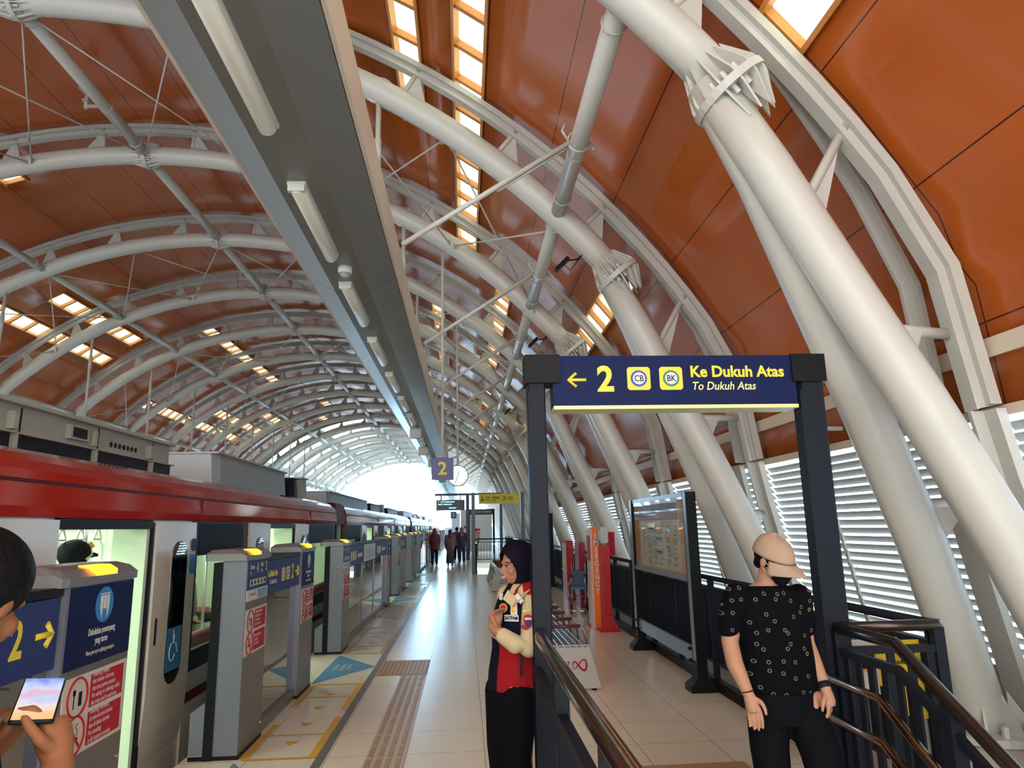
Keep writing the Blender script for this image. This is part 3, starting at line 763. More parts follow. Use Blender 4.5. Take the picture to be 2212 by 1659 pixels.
    mb = MB(); mb.box(-.30, -.02, la, L-lb, 1.455, 1.478); mb.box(-.05, -.02, la, L-lb, 1.44, 1.46)
    n = int((L-la-lb)/.16)
    for i in range(n+1): y = la+(L-la-lb)*i/n; mb.box(-.12, -.05, y-.006, y+.006, 1.30, 1.47)
    mb.build('top_rail', RUB, root)
    mb = MB(); mb.box(-.29, -.24, la, L-lb, 0, 1.30); mb.build('door_leaf', GLD, root)
    return root
short = psd_bay(2.54, 's'); longb = psd_bay(6.5, 'l'); index_kids()
SB = [5.88, 1.38, 18.9, 23.4, 36.4, 40.9, 53.9, 58.4]; LB = [10.4, 27.9, 45.4, 62.9]
BAYL = {1.38: 'grey platform gate with blue panels, the one cut off by the picture edge', 5.88: 'short grey platform gate with glass and a yellow arrow, beside the blue floor triangle',
        10.4: 'long glazed platform gate with three bands, beyond the first blue triangle', 18.9: 'short grey platform gate just beyond the long glazed one', 23.4: 'short grey platform gate, second beyond the long glazed one',
        27.9: 'second long glazed platform gate, level with the walking group', 36.4: 'short distant platform gate behind the walking woman in red', 40.9: 'short distant platform gate, second beyond the walking woman in red',
        45.4: 'third long glazed platform gate far down the platform', 53.9: 'short platform gate far off, third from the platform end', 58.4: 'short platform gate far off, second from the platform end', 62.9: 'last long platform gate at the far platform end'}
for src, lst in ((short, SB), (longb, LB)):
    for i, y in enumerate(lst):
        o = src if i == 0 else copy_tree(src)
        o.location = (-1.74, y, 0); tag(o, BAYL[y], 'platform gate', 'platform screen doors')

# ------------------------------------------------------------------ train
def stadium(y0, y1, z0, z1, r):
    P = []
    for cy, cz, a in ((y1-r, z0+r, -90), (y1-r, z1-r, 0), (y0+r, z1-r, 90), (y0+r, z0+r, 180)):
        P += [(cy+r*cos(rad(a+t)), cz+r*sin(rad(a+t))) for t in (0, 22, 45, 68, 90)]
    return P
def train_car(doors, L, gear, full):
    root = empty('train_car'); Wd = 2.65
    segs = []; y = 0
    for c in doors:
        segs.append(('bay', y, c-1.48)); segs += [('leaf', c-1.48, c-.63), ('door', c-.63, c+.63), ('leaf', c+.63, c+1.48)]; y = c+1.48
    segs.append(('bay', y, L))
    body = MB()
    for k, a, b in segs:
        if k == 'bay':
            body.k = 0; body.box(-.08, 0, a, b, -.95, .285); body.k = 3; body.box(-.08, .004, a, b, .285, .37); body.k = 1; body.box(-.08, 0, a, b, .37, .53)
            body.k = 2; body.box(-.08, .002, a, b, .53, .70); body.box(-.08, .002, a, b, 1.50, 1.80)
            body.k = 2; body.box(-.08, .003, a, a+.10, .70, 1.5); body.box(-.08, .003, b-.14, b, .70, 1.5)
        elif k == 'leaf':
            body.k = 0; body.box(-.08, -.02, a, b, -.95, .50); body.box(-.08, -.02, a, b, 1.66, 1.80)
            body.box(-.08, -.02, a, a+.28, .5, 1.66); body.box(-.08, -.02, b-.20, b, .5, 1.66)
        else:
            body.k = 0; body.box(-.08, 0, a, b, -.95, -.03); body.k = 2; body.box(-.12, .01, a, b, 1.735, 1.80); body.box(-.10, .012, a-.04, a, -.03, 1.78); body.box(-.10, .012, b, b+.045, -.03, 1.78)
            body.k = 4; body.box(-.26, -.012, b-.05, b-.002, 0, 1.735); body.box(-.26, -.08, a-.03, a+.0, 0, 1.70)
    # far side wall, floor, ceiling
    body.k = 4
    y = 0
    for c in doors:
        body.box(-Wd, -Wd+.06, y, c-.8, 0, 2.0)
        body.box(-Wd, -Wd+.05, c-.8, c+.8, 0, 2.0); y = c+.8
    body.box(-Wd, -Wd+.06, y, L, 0, 2.0)
    body.box(-Wd+.02, -.05, 0, L, -.10, 0); body.box(-Wd+.05, -.06, 0, L, 1.96, 2.0)
    body.box(-Wd, 0, 0, .06, 0, 2.0); body.box(-Wd, 0, L-.06, L, 0, 2.0)
    body.box(-.55, -.06, 0, L, 1.83, 1.90)
    body.k = 2; body.box(-Wd+.1, -.1, .1, L-.1, -.95, -.12)
    body.build('car_body', [TCREAM, TGREY, TDARK, TDRED, INTW], root)
    mb = MB()
    for x in (-.85, -1.80): mb.box(x-.09, x+.09, .3, L-.3, 1.935, 1.958)
    mb.build('ceiling_light', LAMP, root)
    # red cowls
    mb = MB(); mb.prism([(-.10, 1.80), (.026, 1.802), (.034, 1.86), (.018, 1.985), (-.10, 1.985)], 'y', 0, L)
    mb.box(-.09, .0, 0, L, 1.98, 2.02); c1 = mb.build('lower_cowl', TRED, root)
    P = [(-.10, 2.008), (.014, 2.008), (.004, 2.06), (-.02, 2.11), (-.07, 2.155), (-.15, 2.19), (-.40, 2.225), (-1.3, 2.26), (-2.25, 2.225), (-2.5, 2.19), (-2.62, 2.10), (-2.66, 1.80), (-2.6, 1.8), (-2.5, 2.02)]
    mb = MB(); mb.loft([[(x, y, z) for x, z in P] for y in (0, L)], True); mb.build('upper_cowl', TRED, root)
    mb = MB(); mb.box(-.085, .008, 0, L, 1.985, 2.008)
    for y in [doors[0]+1.55+i*4.5 for i in range(3)]: mb.box(.0, .036, y-.004, y+.004, 1.80, 1.985)
    mb.build('cowl_groove', TDRED, root)
    # plug doors, standing open beside each doorway, with slit windows
    for c in doors:
        for a, b, w0 in ((c+.66, c+1.46, c+.96), (c-1.46, c-.66, c-1.26)):
            mb = MB(); mb.k = 0
            mb.loft([[(x0+dx, y, z) for y, z in ((a, zz), (b, zz))]+[(x0+dx-.03, y, z) for y, z in ((b, zz), (a, zz))] for zz, x0, dx in ((-.03, -.03, 0), (.25, .022, 0), (.5, .034, 0), (1.3, .034, 0), (1.79, .028, 0))])
            d = mb.build('door_leaf', TCREAM, root)
            mb = MB(); mb.prism(stadium(w0, w0+.31, .53, 1.635, .14), 'x', .03, .0375); mb.build('slit_window', GLD if full else TDARK, d)
            if a > c:
                mb = MB(); mb.prism(stadium(c+.735, c+.765, .87, 1.07, .014), 'x', .03, .038); mb.build('door_handle', RUB, d)
                mb = MB(); mb.k = 0; mb.box(.0375, .039, w0+.02, w0+.29, .63, .96); mb.k = 1
                yy = w0+.13; x = .0392
                mb.ell((x, yy, .93), .001, .014, .016, 10, 6); mb.tube([(x, yy+.005, .91), (x, yy+.01, .84), (x, yy+.06, .835), (x, yy+.085, .76)], .007, 5)
                mb.tube([(x, yy+.01, .88), (x, yy+.055, .875)], .005, 5)
                mb.tube([(x, yy-.01+.055*cos(t), .775+.07*sin(t)) for t in [rad(q) for q in range(100, 341, 20)]], .006, 5)
                mb.build('wheelchair_symbol', [CYAN, WHITE], d)
                if full:
                    mb = MB(); mb.k = 0; mb.box(.0375, .039, b-.13, b-.005, 1.36, 1.52); mb.k = 1; mb.disc((.039, b-.066, 1.60), (1, 0, 0), .055, .002, 20); mb.build('door_sticker', [CYAN, NAVY2], d)
    for k, a, b in segs:
        if k == 'bay' and b-a > .3:
            mb = MB(); mb.box(-.03, -.02, a+.10, b-.14, .70, 1.5); mb.build('side_window', GLW if full else GLD, root)
            mb = MB(); mb.box(.001, .005, a+.12, b-.16, 1.505, 1.78); mb.box(-.02, .004, a+.1, b-.14, 1.19, 1.21) if False else None
            mb.build('destination_glass', mat('dark_band_glass', (.008, .007, .014), .5, spec=.1), root)
    # rooftop machinery
    for kind, a, b, h in gear:
        mb = MB()
        if kind == 'vent':
            mb.k = 0; mb.box(-2.2, -.42, a, b, 2.33, 2.505); mb.box(-2.25, -.36, a, b, 2.505, 2.53); mb.k = 1; mb.box(-2.2, -.40, a, b, 2.20, 2.325); mb.k = 0
            mb.box(-2.2, -.36, a, b, 2.322, 2.332)
            y = b-.35; i = 0
            while y > a+.2:
                mb.k = 1; mb.box(-.421, -.415, y-.01, y, 2.34, 2.50); mb.k = 0; mb.box(-.42, -.37, y-.14, y-.10, 2.35, 2.46); mb.box(-.40, -.36, y-.12, y-.10, 2.20, 2.325)
                mb.box(-.42, -.38, y-.45, y-.20, 2.37, 2.47) if i % 2 else None; mb.k = 1; mb.box(-.385, -.375, y-.42, y-.24, 2.385, 2.455) if i % 2 else None
                if i % 3 == 0:
                    for q in range(7): mb.tube([(-.424, y-.75+q*.07, 2.40), (-.416, y-.75+q*.07, 2.40)], .022, 8)
                y -= .95; i += 1
            mb.build('vent_unit', [TEQ, TDARK], root)
        else:
            mb.k = 0; mb.loft([[(-2.1+e, a, z), (-.46-e, a, z), (-.40-e, a+.12, z), (-.40-e, b-.25, z), (-.55-e, b, z), (-2.1+e, b, z)] for z, e in ((2.2, 0), (h-.02, .03))]); mb.box(-2.12, -.40, a-.02, b-.2, h-.02, h)
            mb.build('equipment_box', TEQ2 if kind == 'box' else (TEQ if kind == 'pale' else TDARK), root)
    if full:
        # hand straps, poles, seats, far windows
        for c in doors[1:2]:
            mb = MB()
            for x in (-.55, -2.1): mb.tube([(x, .3, 1.80), (x, L-.3, 1.80)], .014, 8)
            mb.build('grab_rail', WHITE, root)
            for x in (-.62, -1.02, -2.0):
                for i in range(9):
                    y = c-1.0+i*.26; mb = MB()
                    mb.box(x-.012, x+.012, y-.010, y+.010, 1.735, 1.80); mb.tube([(x, y-.02, 1.74), (x, y+.02, 1.74), (x, y+.055, 1.665), (x, y-.055, 1.665)], .010, 6, closed=True); mb.build('hand_strap', WHITE, root)
        for i, c in enumerate(doors):
            for s_ in (-.9, .9):
                mb = MB(); mb.tube([(-.62, c+s_, 0), (-.62, c+s_, 1.83)], .016, 8); mb.build('grab_pole', STAIN, root)
            for d in (-.55, .12): mb = MB(); mb.prism(stadium(c+d, c+d+.32, .7, 1.62, .12), 'x', -2.60, -2.585); mb.build('far_door_window', TGREY, root)
            mb = MB(); mb.tube([(-2.59, c-.74, 0), (-2.59, c-.74, 1.55), (-2.59, c-.5, 1.78), (-2.59, c+.5, 1.78), (-2.59, c+.74, 1.55), (-2.59, c+.74, 0)], .025, 8); mb.build('far_door_frame', WHITE, root)
            mb = MB(); mb.box(-2.59, -2.57, c+1.0, c+1.22, 1.25, 1.55); mb.build('wall_notice', YEL if i % 2 else PAPER, root)
        for k, a, b in segs:
            if k == 'bay' and b-a > 1:
                for x0, x1, xb in ((-2.55, -2.1, -2.55), (-.50, -.10, -.14)):
                    mb = MB(); mb.bbox(x0, x1, a, b, .32, .42, .03); mb.bbox(xb-.02, xb+.05, a, b, .42, .80, .02); mb.build('bench_seat', mat('seat_red', (.40, .05, .05), .5), root)
    return root
D1, D2 = [3.75, 8.25, 12.75], [3.65, 8.15, 12.65]
gear1 = [('vent', 1.0, 10.1, 0), ('box', 11.4, 14.7, 2.60), ('dark', 14.95, 15.5, 2.55), ('pale', 15.55, 16.2, 2.60)]
gear2 = [('box', .5, 6.5, 2.50), ('dark', 6.8, 9.5, 2.46), ('pale', 10.0, 10.8, 2.52), ('dark', 11.5, 15.5, 2.45)]
c1 = train_car(D1, 16.5, gear1, True); c1.location = (-2.38, -3.3, 0)
tag(c1, 'red and cream light rail car nearest the camera, doors open and lit inside', 'train car', 'cars of the train')
c2 = train_car(D2, 16.5, gear2, False); c2.location = (-2.38, 14.3, 0); index_kids()
tag(c2, 'red and cream light rail car just behind the nearest one', 'train car', 'cars of the train')
for n, y in ((3, 31.9), (4, 49.5)):
    o = copy_tree(c2); o.location = (-2.38, y, 0); tag(o, 'light rail car pale with reflections, %s' % ('third from the camera' if n == 3 else 'last one, farthest down the platform'), 'train car', 'cars of the train')
for i, y in enumerate((13.2, 30.85, 48.45)):
    r_ = empty('gangway_bellows', (-2.38, y, 0)); tag(r_, 'dark red bellows between the %s and %s cars of the train' % (ORD[i], ORD[i+1]), 'gangway', 'gangways of the train')
    mb = MB(); mb.bbox(-2.5, -.0, 0, 1.05, 1.80, 2.20, .06); mb.build('hood', TDRED, r_)
    mb = MB()
    for k in range(8): mb.box(-2.4, -.12-.05*(k % 2), k*.131, k*.131+.12, -.6, 1.80)
    mb.build('folds', TDARK, r_)

# ------------------------------------------------------------------ railings
def fence(xf, ys, label, name='railing'):
    """platform edge railing along y at x=xf; ys are the posts"""
    root = empty(name, (xf, ys[0], 0)); tag(root, label, 'railing'); y0 = ys[0]
    def L_(p): return (p[0]-xf, p[1]-y0, p[2])
    mb = MB(); mb.tube([(0, 0, 1.12), (0, ys[-1]-y0, 1.12)], .028, 12); mb.build('top_rail', NAVYST, root)
    mb = MB(); mb.box(-.02, .02, 0, ys[-1]-y0, 1.0, 1.03); mb.build('upper_rail', NAVYST, root)
    mb = MB(); mb.box(-.02, .02, 0, ys[-1]-y0, .26, .29); mb.build('bottom_rail', NAVYST, root)
    mb = MB(); mb.box(-.03, .03, 0, ys[-1]-y0, .0, .10); mb.box(-.045, .03, 0, ys[-1]-y0, .10, .115); mb.build('kerb_channel', BLACKST, root)
    for a, b in zip(ys, ys[1:]):
        n = max(2, int((b-a)/.095)); mb = MB()
        for i in range(1, n): y = a-y0+(b-a)*i/n; mb.box(-.02, .02, y-.007, y+.007, .28, 1.01)
        mb.build('baluster_panel', NAVYST, root)
    for y in ys: mb = MB(); mb.box(-.03, .03, y-y0-.02, y-y0+.02, .05, 1.10); mb.build('post', NAVYST, root)
    return root
fence(2.60, [3.92, 5.1, 6.3, 7.5, 8.7, 9.9, 11.1, 12.3, 13.5, 14.7, 16.0, 17.5, 19, 21, 23, 25.5], 'dark barred railing along the right platform edge, behind the information panel')
fence(2.60, [25.7, 28, 30.5, 33, 36, 39, 42, 45], 'distant continuation of the right edge railing past the yellow exit sign')
# end piece and stair balustrade on the right
r_ = empty('stair_balustrade', (2.05, 3.9, 0)); tag(r_, 'black stair balustrade with sloping rail and bronze handrails, right of the man in the cap', 'balustrade')
def rel(p): return (p[0]-2.05, p[1]-3.9, p[2])
def T_(name, pts, r, m, n=12): mb = MB(); mb.tube([rel(p) for p in pts], r, n); return mb.build(name, m, r_)
SL = .53
def sz(y, z): return z if y > 3.34 else z-(3.34-y)*SL
ye = .9
T_('top_rail', [(2.60, 3.92, 1.12), (2.62, 3.885, 1.12), (2.60, 3.87, 1.12), (2.05, 3.87, 1.12), (2.03, 3.86, 1.12), (2.03, 3.34, 1.12), (2.03, ye, sz(ye, 1.12))], .030, CHROME and mat('dark_bronze_rail', (.06, .045, .04), .22, metal=.8), 14)
for nm, z in (('upper_rail', 1.0), ('stringer', .08)):
    mb = MB(); mb.bar(rel((2.60, 3.87, z)), rel((2.03, 3.87, z)), .03, .04); mb.bar(rel((2.03, 3.87, z)), rel((2.03, 3.34, z)), .03, .04); mb.bar(rel((2.03, 3.34, z)), rel((2.03, ye, sz(ye, z))), .03, .04 if z > .5 else .16)
    mb.build(nm, NAVYST, r_)
for nm, z, xx in (('handrail', .866, 1.955), ('lower_handrail', .666, 1.955)):
    T_(nm, [(xx, 3.95, z), (xx, 3.40, z), (xx, ye, sz(ye, z)-.02)], .021, BRONZE)
    for y in (3.8, 3.0, 2.2): T_('rail_bracket', [(xx, y, sz(y, z)-.02), (2.03, y, sz(y, z)-.05)], .010, NAVYST, 6)
for i in range(5):
    x = 2.03+.57*(i+.5)/5; mb = MB(); mb.box(x-2.05-.022, x-2.05+.022, -.036, -.024, .06, 1.0); mb.build('baluster', NAVYST, r_)
y = 3.80
while y > ye:
    mb = MB(); a = sz(y, .06); b = sz(y, 1.0); mb.box(-.026, -.014, y-3.9-.024, y-3.9+.024, a, b); mb.build('baluster', NAVYST, r_); y -= .115
for p in ((2.60, 3.88), (2.03, 3.87), (2.03, 3.0), (2.03, 1.9)):
    mb = MB(); a = sz(p[1], .0); mb.box(p[0]-2.05-.03, p[0]-2.05+.03, p[1]-3.9-.03, p[1]-3.9+.03, a-.3, sz(p[1], 1.11)); mb.build('post', NAVYST, r_)
# left side of the stairwell: rail running from the sign post towards the camera
r_ = empty('stair_railing', (.39, 3.9, 0)); tag(r_, 'black barred stairwell railing with thick polished top pipe, ending at the guard', 'railing')
def rel(p): return (p[0]-.39, p[1]-3.9, p[2])
T_('top_pipe', [(.42, 3.98, 1.14), (.40, 3.86, 1.135), (.385, 3.7, 1.13), (.38, 1.0, 1.13)], .032, CHROME, 16)
T_('side_pipe', [(.47, 3.86, 1.0), (.47, 1.0, 1.0)], .020, CHROME)
mb = MB(); mb.box(-.03, .01, -2.9, -.03, .93, .97); mb.box(-.03, .01, -2.9, -.03, .10, .14); mb.build('rail_bars', NAVYST, r_)
for i in range(28): y = -.14-.098*i; mb = MB(); mb.box(-.03, .01, y-.006, y+.006, .13, .94); mb.build('baluster', NAVYST, r_)
for y in (-.95, -1.9, -2.85): mb = MB(); mb.box(-.035, .02, y-.025, y+.025, -.02, 1.11); mb.build('post', NAVYST, r_)

# ------------------------------------------------------------------ direction sign gantry over the stairs
r_ = empty('sign_gantry', (1.2, 3.95, 0)); tag(r_, 'dark steel portal over the stairs holding the blue Ke Dukuh Atas direction sign', 'sign')
for x0, x1 in ((.365, .465), (1.985, 2.115)):
    mb = MB(); mb.bbox(x0-1.2, x1-1.2, -.07, .07, 0, 2.65, .008); mb.box(x0-1.2+(.0 if x0 < 1 else -.02), x0-1.2+.012, -.075, -.03, 0, 2.45)
    mb.build('post', NAVYST, r_)
    mb = MB(); a, b = (x0-1.2-.015, x1-1.2+.085) if x0 < 1 else (x0-1.2-.06, x1-1.2+.015)
    mb.box(a, b, -.09, .09, 2.50, 2.665); mb.k = 1
    for dx in (.03, .085):
        for z in (2.535, 2.62): mb.tube([((a+dx) if x0 < 1 else (b-dx), -.095, z), ((a+dx) if x0 < 1 else (b-dx), -.088, z)], .009, 8)
    mb.build('corner_plate', [BLACKST, RUB], r_)
mb = MB(); mb.box(-.69, .745, -.075, .075, 2.37, 2.66); mb.build('sign_box', NAVY, r_)
mb = MB(); mb.box(-.69, .745, -.085, .085, 2.345, 2.366); mb.build('bottom_edge', mat('pale_sign_edge', (.62, .62, .30), .4), r_)
FYo = -.0765
mb = MB()
def arrY(cx, cz, L, s_, th): mb.tube([(cx-L/2, FYo, cz), (cx+L/2, FYo, cz)], th, 8); k = s_; mb.tube([(cx-k*L*.05, FYo, cz+L*.38), (cx-k*L/2*.98, FYo, cz), (cx-k*L*.05, FYo, cz-L*.38)], th, 8)
arrY(-.55, 2.517, .105, 1, .0095); mb.build('arrow', YEL, r_)
text('sign_lettering', '2', .205, (-.385, FYo, 2.515), FY, YEL, r_, bold=.0065, sx=.95)
for cx, t, m_ in ((-.19, 'CB', mat('ring_blue', (.02, .06, .40), .4)), (.0, 'BK', mat('ring_green', (.03, .19, .12), .4))):
    mb = MB(); mb.k = 0; h = .068
    mb.prism([(cx-h, 2.523-h+.012), (cx-h+.012, 2.523-h), (cx+h-.012, 2.523-h), (cx+h, 2.523-h+.012), (cx+h, 2.523+h-.012), (cx+h-.012, 2.523+h), (cx-h+.012, 2.523+h), (cx-h, 2.523+h-.012)], 'y', FYo-.003, FYo)
    mb.k = 1; mb.disc((cx, FYo-.004, 2.523), (0, 1, 0), .048, .003, 36); mb.k = 2; mb.disc((cx, FYo-.006, 2.523), (0, 1, 0), .0355, .003, 36)
    mb.build('line_badge', [YEL, m_, WHITE], r_); text('badge_lettering', t, .052, (cx, FYo-.008, 2.521), FY, BLACKST, r_, bold=.0005, ext=.0004, sx=.85)
text('sign_lettering', 'Ke Dukuh Atas', .092, (.115, FYo, 2.560), FY, YEL, r_, 'LEFT', bold=.0028, sx=.985)
text('sign_lettering', 'To Dukuh Atas', .068, (.118, FYo, 2.475), FY, mat('pale_yellow', (.75, .70, .28), .4), r_, 'LEFT', bold=.0006, shear=.22, sx=.90)

# ------------------------------------------------------------------ platform furniture
# information panel between two posts
r_ = empty('information_board', (2.42, 8.8, 0)); tag(r_, 'glazed information board with timetables between two black posts, at the right railing', 'information board')
for y, w_ in ((7.52, .10), (10.02, .10)):
    mb = MB(); mb.k = 0; mb.box(-.05, .06, y-8.8-w_, y-8.8+w_*.4, .05, 2.03); mb.k = 1; mb.box(-.055, -.05, y-8.8-w_*.9, y-8.8+.0, .3, 2.03); mb.build('post', [BLACKST, mat('post_face', (.16, .19, .24), .3)], r_)
    mb = MB(); mb.loft([[(-.13, y-8.93, z), (.14, y-8.93, z), (.14, y-8.7, z), (-.13, y-8.7, z)] if z < .08 else [(-.06, y-8.9, z), (.07, y-8.9, z), (.07, y-8.74, z), (-.06, y-8.74, z)] for z in (0, .06, .13)])
    mb.build('post_shoe', BLACKST, r_)
mb = MB()
for z in (1.08, 1.98): mb.box(-.04, .04, -1.22, 1.22, z, z+.05)
mb.box(-.03, .03, -1.24, -1.20, 1.1, 2.0); mb.box(-.03, .03, 1.18, 1.22, 1.1, 2.0); mb.build('frame', mat('post_face', (.16, .19, .24), .3), r_)
mb = MB(); mb.box(-.01, .01, -1.2, 1.2, 1.12, 1.99); mb.build('backing', mat('board_backing', (.78, .50, .26), .5), r_)
mb = MB(); mb.k = 0; mb.box(-.016, -.01, -.95, .85, 1.16, 1.96); mb.k = 1
random.seed(3)
for c in range(6):
    y0 = -.85+c*.28; z = 1.66
    while z > 1.2:
        l = random.uniform(.08, .2); mb.k = 1; mb.box(-.0175, -.016, y0, y0+l, z, z+.008); z -= random.choice((.018, .022, .05))
for y0, z in ((-.25, 1.50), (-.25, 1.34), (.1, 1.62)): mb.k = 2; mb.box(-.018, -.016, y0, y0+.26, z, z+.03)
mb.k = 3; mb.box(-.0165, -.016, -.95, .85, 1.74, 1.96); mb.k = 1
for k in range(8): mb.box(-.018, -.0165, -.25+k*.05, -.22+k*.05, 1.83, 1.88)
mb.build('timetable_sheet', [mat('sheet_paper', (.80, .76, .68), .5), mat('print_grey', (.25, .24, .24), .6), NAVY2, mat('sheet_header', (.42, .38, .44), .5)], r_)
mb = MB(); mb.box(-.036, -.031, -1.2, 1.2, 1.13, 1.98); mb.build('cover_glass', GLP, r_)
mb = MB(); mb.box(-.03, -.0, -1.25, 1.25, .27, .42); mb.build('lower_rail', mat('post_face', (.16, .19, .24), .3), r_)
for y in (-1.2, 1.14): 
    mb = MB()
    for z in (.28, .40): mb.ring((.0, y, z), (0, 0, 1), .07, .012, 16, 6)
    mb.build('post_clamp', BLACKST, r_)

# emergency totem
r_ = empty('emergency_totem', (2.22, 11.9, 0)); tag(r_, 'orange and red EMERGENCY pillar with a grey box on top', 'emergency pillar')
mb = MB(); mb.k = 0; mb.box(-.10, -.06, .1, .45, 0, 1.62); mb.k = 1; mb.box(-.06, .10, .1, .40, 0, 1.66); mb.build('orange_column', [mat('pale_side', (.62, .45, .38), .35), ORG], r_)
mb = MB(); mb.box(.04, .17, -.20, .1, .0, 1.36); mb.build('red_column', REDP, r_)
mb = MB(); mb.box(-.02, .28, -.24, -.19, .0, .018)
mb.loft([[(-.045, y, .018), (.27, y, .018), (.17, y, .25), (.04, y, .25)] for y in (-.235, -.20)]); mb.box(-.06, .29, -.30, .12, 0, .015); mb.build('base_plate', REDP, r_); mb = MB(); mb.box(-.14, .1, .38, .52, 0, .05); mb.build('base_plate', REDP, r_)
mb = MB(); mb.bbox(.03, .17, -.16, .10, 1.40, 1.66, .01); mb.box(.01, .03, -.1, .1, 1.44, 1.62); mb.build('call_box', GREYW, r_)
mb = MB(); mb.box(.20, .34, .15, .18, 1.18, 1.57); mb.box(-.11, -.095, .1, .35, 1.10, 1.52); mb.build('side_plate', REDN, r_)
for i, ch in enumerate('EMERGENCY'): text('pillar_lettering', ch, .125, (.005, .097, 1.50-i*.112), FY, WHITE, r_, bold=.003, sx=.85)

# fire cabinet and wheelchair
r_ = empty('fire_cabinet', (2.42, 15.9, 0)); tag(r_, 'dark red fire hose cabinet with standing red panel at the railing, behind the wheelchair', 'fire cabinet')
mb = MB(); mb.bbox(-.02, .12, -.95, -.35, .0, 1.33, .01); mb.build('panel', mat('dark_red', (.32, .01, .03), .4), r_)
mb = MB(); mb.bbox(-.07, .10, .55, 1.3, .0, 1.34, .02); mb.build('cabinet', REDP, r_)
mb = MB(); mb.box(-.08, -.07, .62, 1.22, .75, 1.28); mb.box(-.09, -.06, .6, 1.25, .66, .70); mb.build('cabinet_door', PAPER, r_)
def wheelchair(loc, rz):
    r_ = empty('wheelchair', loc, rz); r_.scale = (.62, 1, 1); tag(r_, 'folding wheelchair with blue seat parked against the railing', 'wheelchair')
    for sx_ in (-.26, .26):
        mb = MB(); mb.k = 0; mb.ring((sx_, .12, .30), (1, 0, 0), .285, .017, 36, 6); mb.k = 1; mb.ring((sx_*1.15, .12, .30), (1, 0, 0), .25, .012, 36, 6)
        for i in range(12): a = i*pi/6; mb.tube([(sx_, .12, .30), (sx_, .12+.28*cos(a), .30+.28*sin(a))], .005, 4)
        mb.disc((sx_, .12, .30), (1, 0, 0), .03, .06, 12); mb.build('rear_wheel', [RUB, STAIN], r_)
        mb = MB(); mb.k = 0; mb.ring((sx_*.85, -.36, .09), (1, 0, 0), .08, .014, 20, 6); mb.k = 1; mb.disc((sx_*.85, -.36, .09), (1, 0, 0), .03, .03, 10); mb.tube([(sx_*.85, -.36, .09), (sx_*.85, -.33, .26)], .012, 6); mb.build('caster', [RUB, STAIN], r_)
        mb = MB(); s_ = sx_*.85
        mb.tube([(s_, .30, .92), (s_, .22, .90), (s_, .20, .30), (s_, .16, .26)], .012, 8); mb.tube([(s_, .20, .46), (s_, -.22, .48), (s_, -.38, .12), (s_, -.46, .10)], .012, 8)
        mb.tube([(s_, .20, .68), (s_, -.12, .68), (s_, -.16, .48)], .012, 8); mb.tube([(s_, .2, .26), (s_, -.3, .26)], .012, 8); mb.build('side_frame', STAIN, r_)
        mb = MB(); mb.box(s_-.03, s_+.03, -.12, .16, .69, .72); mb.build('armrest', RUB, r_)
        mb = MB(); mb.box(s_*.55-.06, s_*.55+.06, -.52, -.38, .08, .10); mb.build('footrest', STAIN, r_)
    mb = MB(); mb.bbox(-.21, .21, -.2, .18, .46, .50, .02); mb.build('seat', CYAN, r_)
    mb = MB(); mb.bbox(-.21, .21, .18, .215, .50, .80, .015); mb.build('backrest', mat('dark_blue_vinyl', (.02, .06, .14), .4), r_)
    mb = MB(); mb.tube([(-.22, .05, .25), (.22, -.02, .45)], .01, 6); mb.tube([(.22, .05, .25), (-.22, -.02, .45)], .01, 6); mb.build('cross_brace', STAIN, r_)
wheelchair((2.26, 14.3, 0), rad(-12))

# benches
def bench(L):
    root = empty('platform_bench')
    for y in (0, L):
        mb = MB(); y0, y1 = (0, .03) if y == 0 else (L-.03, L)
        mb.prism([(-.35, .02), (.35, .02), (.235, .455), (-.235, .455)], 'y', y0, y1)
        mb.k = 1; mb.box(-.30, -.25, y0+.0, y1, 0, .02); mb.box(.25, .30, y0, y1, 0, .02); mb.build('end_panel', [GREYW, RUB], root)
    mb = MB(); mb.loft([[(-.225, y, .43), (.225, y, .43), (.245, y, .36), (-.245, y, .36)] for y in (.03, L-.03)]); mb.build('seat_frame', GREYW, root)
    for i in range(7): mb = MB(); x = -.225+i*.066; mb.bbox(x, x+.054, .0, L, .432, .448, .003); mb.build('seat_slat', SEAT, root)
    n = round(L/.62)
    for i in range(n+1):
        y = .06+(L-.12)*i/n; mb = MB(); mb.tube([(-.235, y, .42), (-.20, y, .60), (-.15, y, .635), (.15, y, .635), (.20, y, .60), (.235, y, .42)], .013, 8); a = mb.build('armrest', STAIN, root)
        mb = MB(); mb.tube([(-.16, y, .638), (.16, y, .638)], .019, 8); mb.build('arm_pad', mat('dark_red_pad', (.12, .02, .02), .3), a)
    mb = MB(); c = V((.12, -.003, .255))
    P = [c+V((.075*sin(t)*(1.25 if sin(t) > 0 else .8), 0, .045*sin(2*t)*(1.2 if sin(t) > 0 else .8)))for t in [i*2*pi/40 for i in range(40)]]
    P = [V((p.x*cos(.35)+0, p.y, p.z)) for p in P]; Rr = Matrix.Rotation(rad(35), 3, 'Y'); P = [c+Rr @ (p-c) if False else p for p in P]
    mb.tube(P, [.004+.004*(1+cos(i*2*pi/40-2.3)) for i in range(40)], 6, closed=True); mb.build('logo', REDN, root)
    text('logo_lettering', 'LRT', .062, (-.03, -.002, .265), FY, BLACKST, root, bold=.001, shear=.2)
    text('logo_lettering', 'JABODEBEK', .040, (-.05, -.002, .215), FY, BLACKST, root, sx=.85)
    return root
b0 = bench(3.7); index_kids()
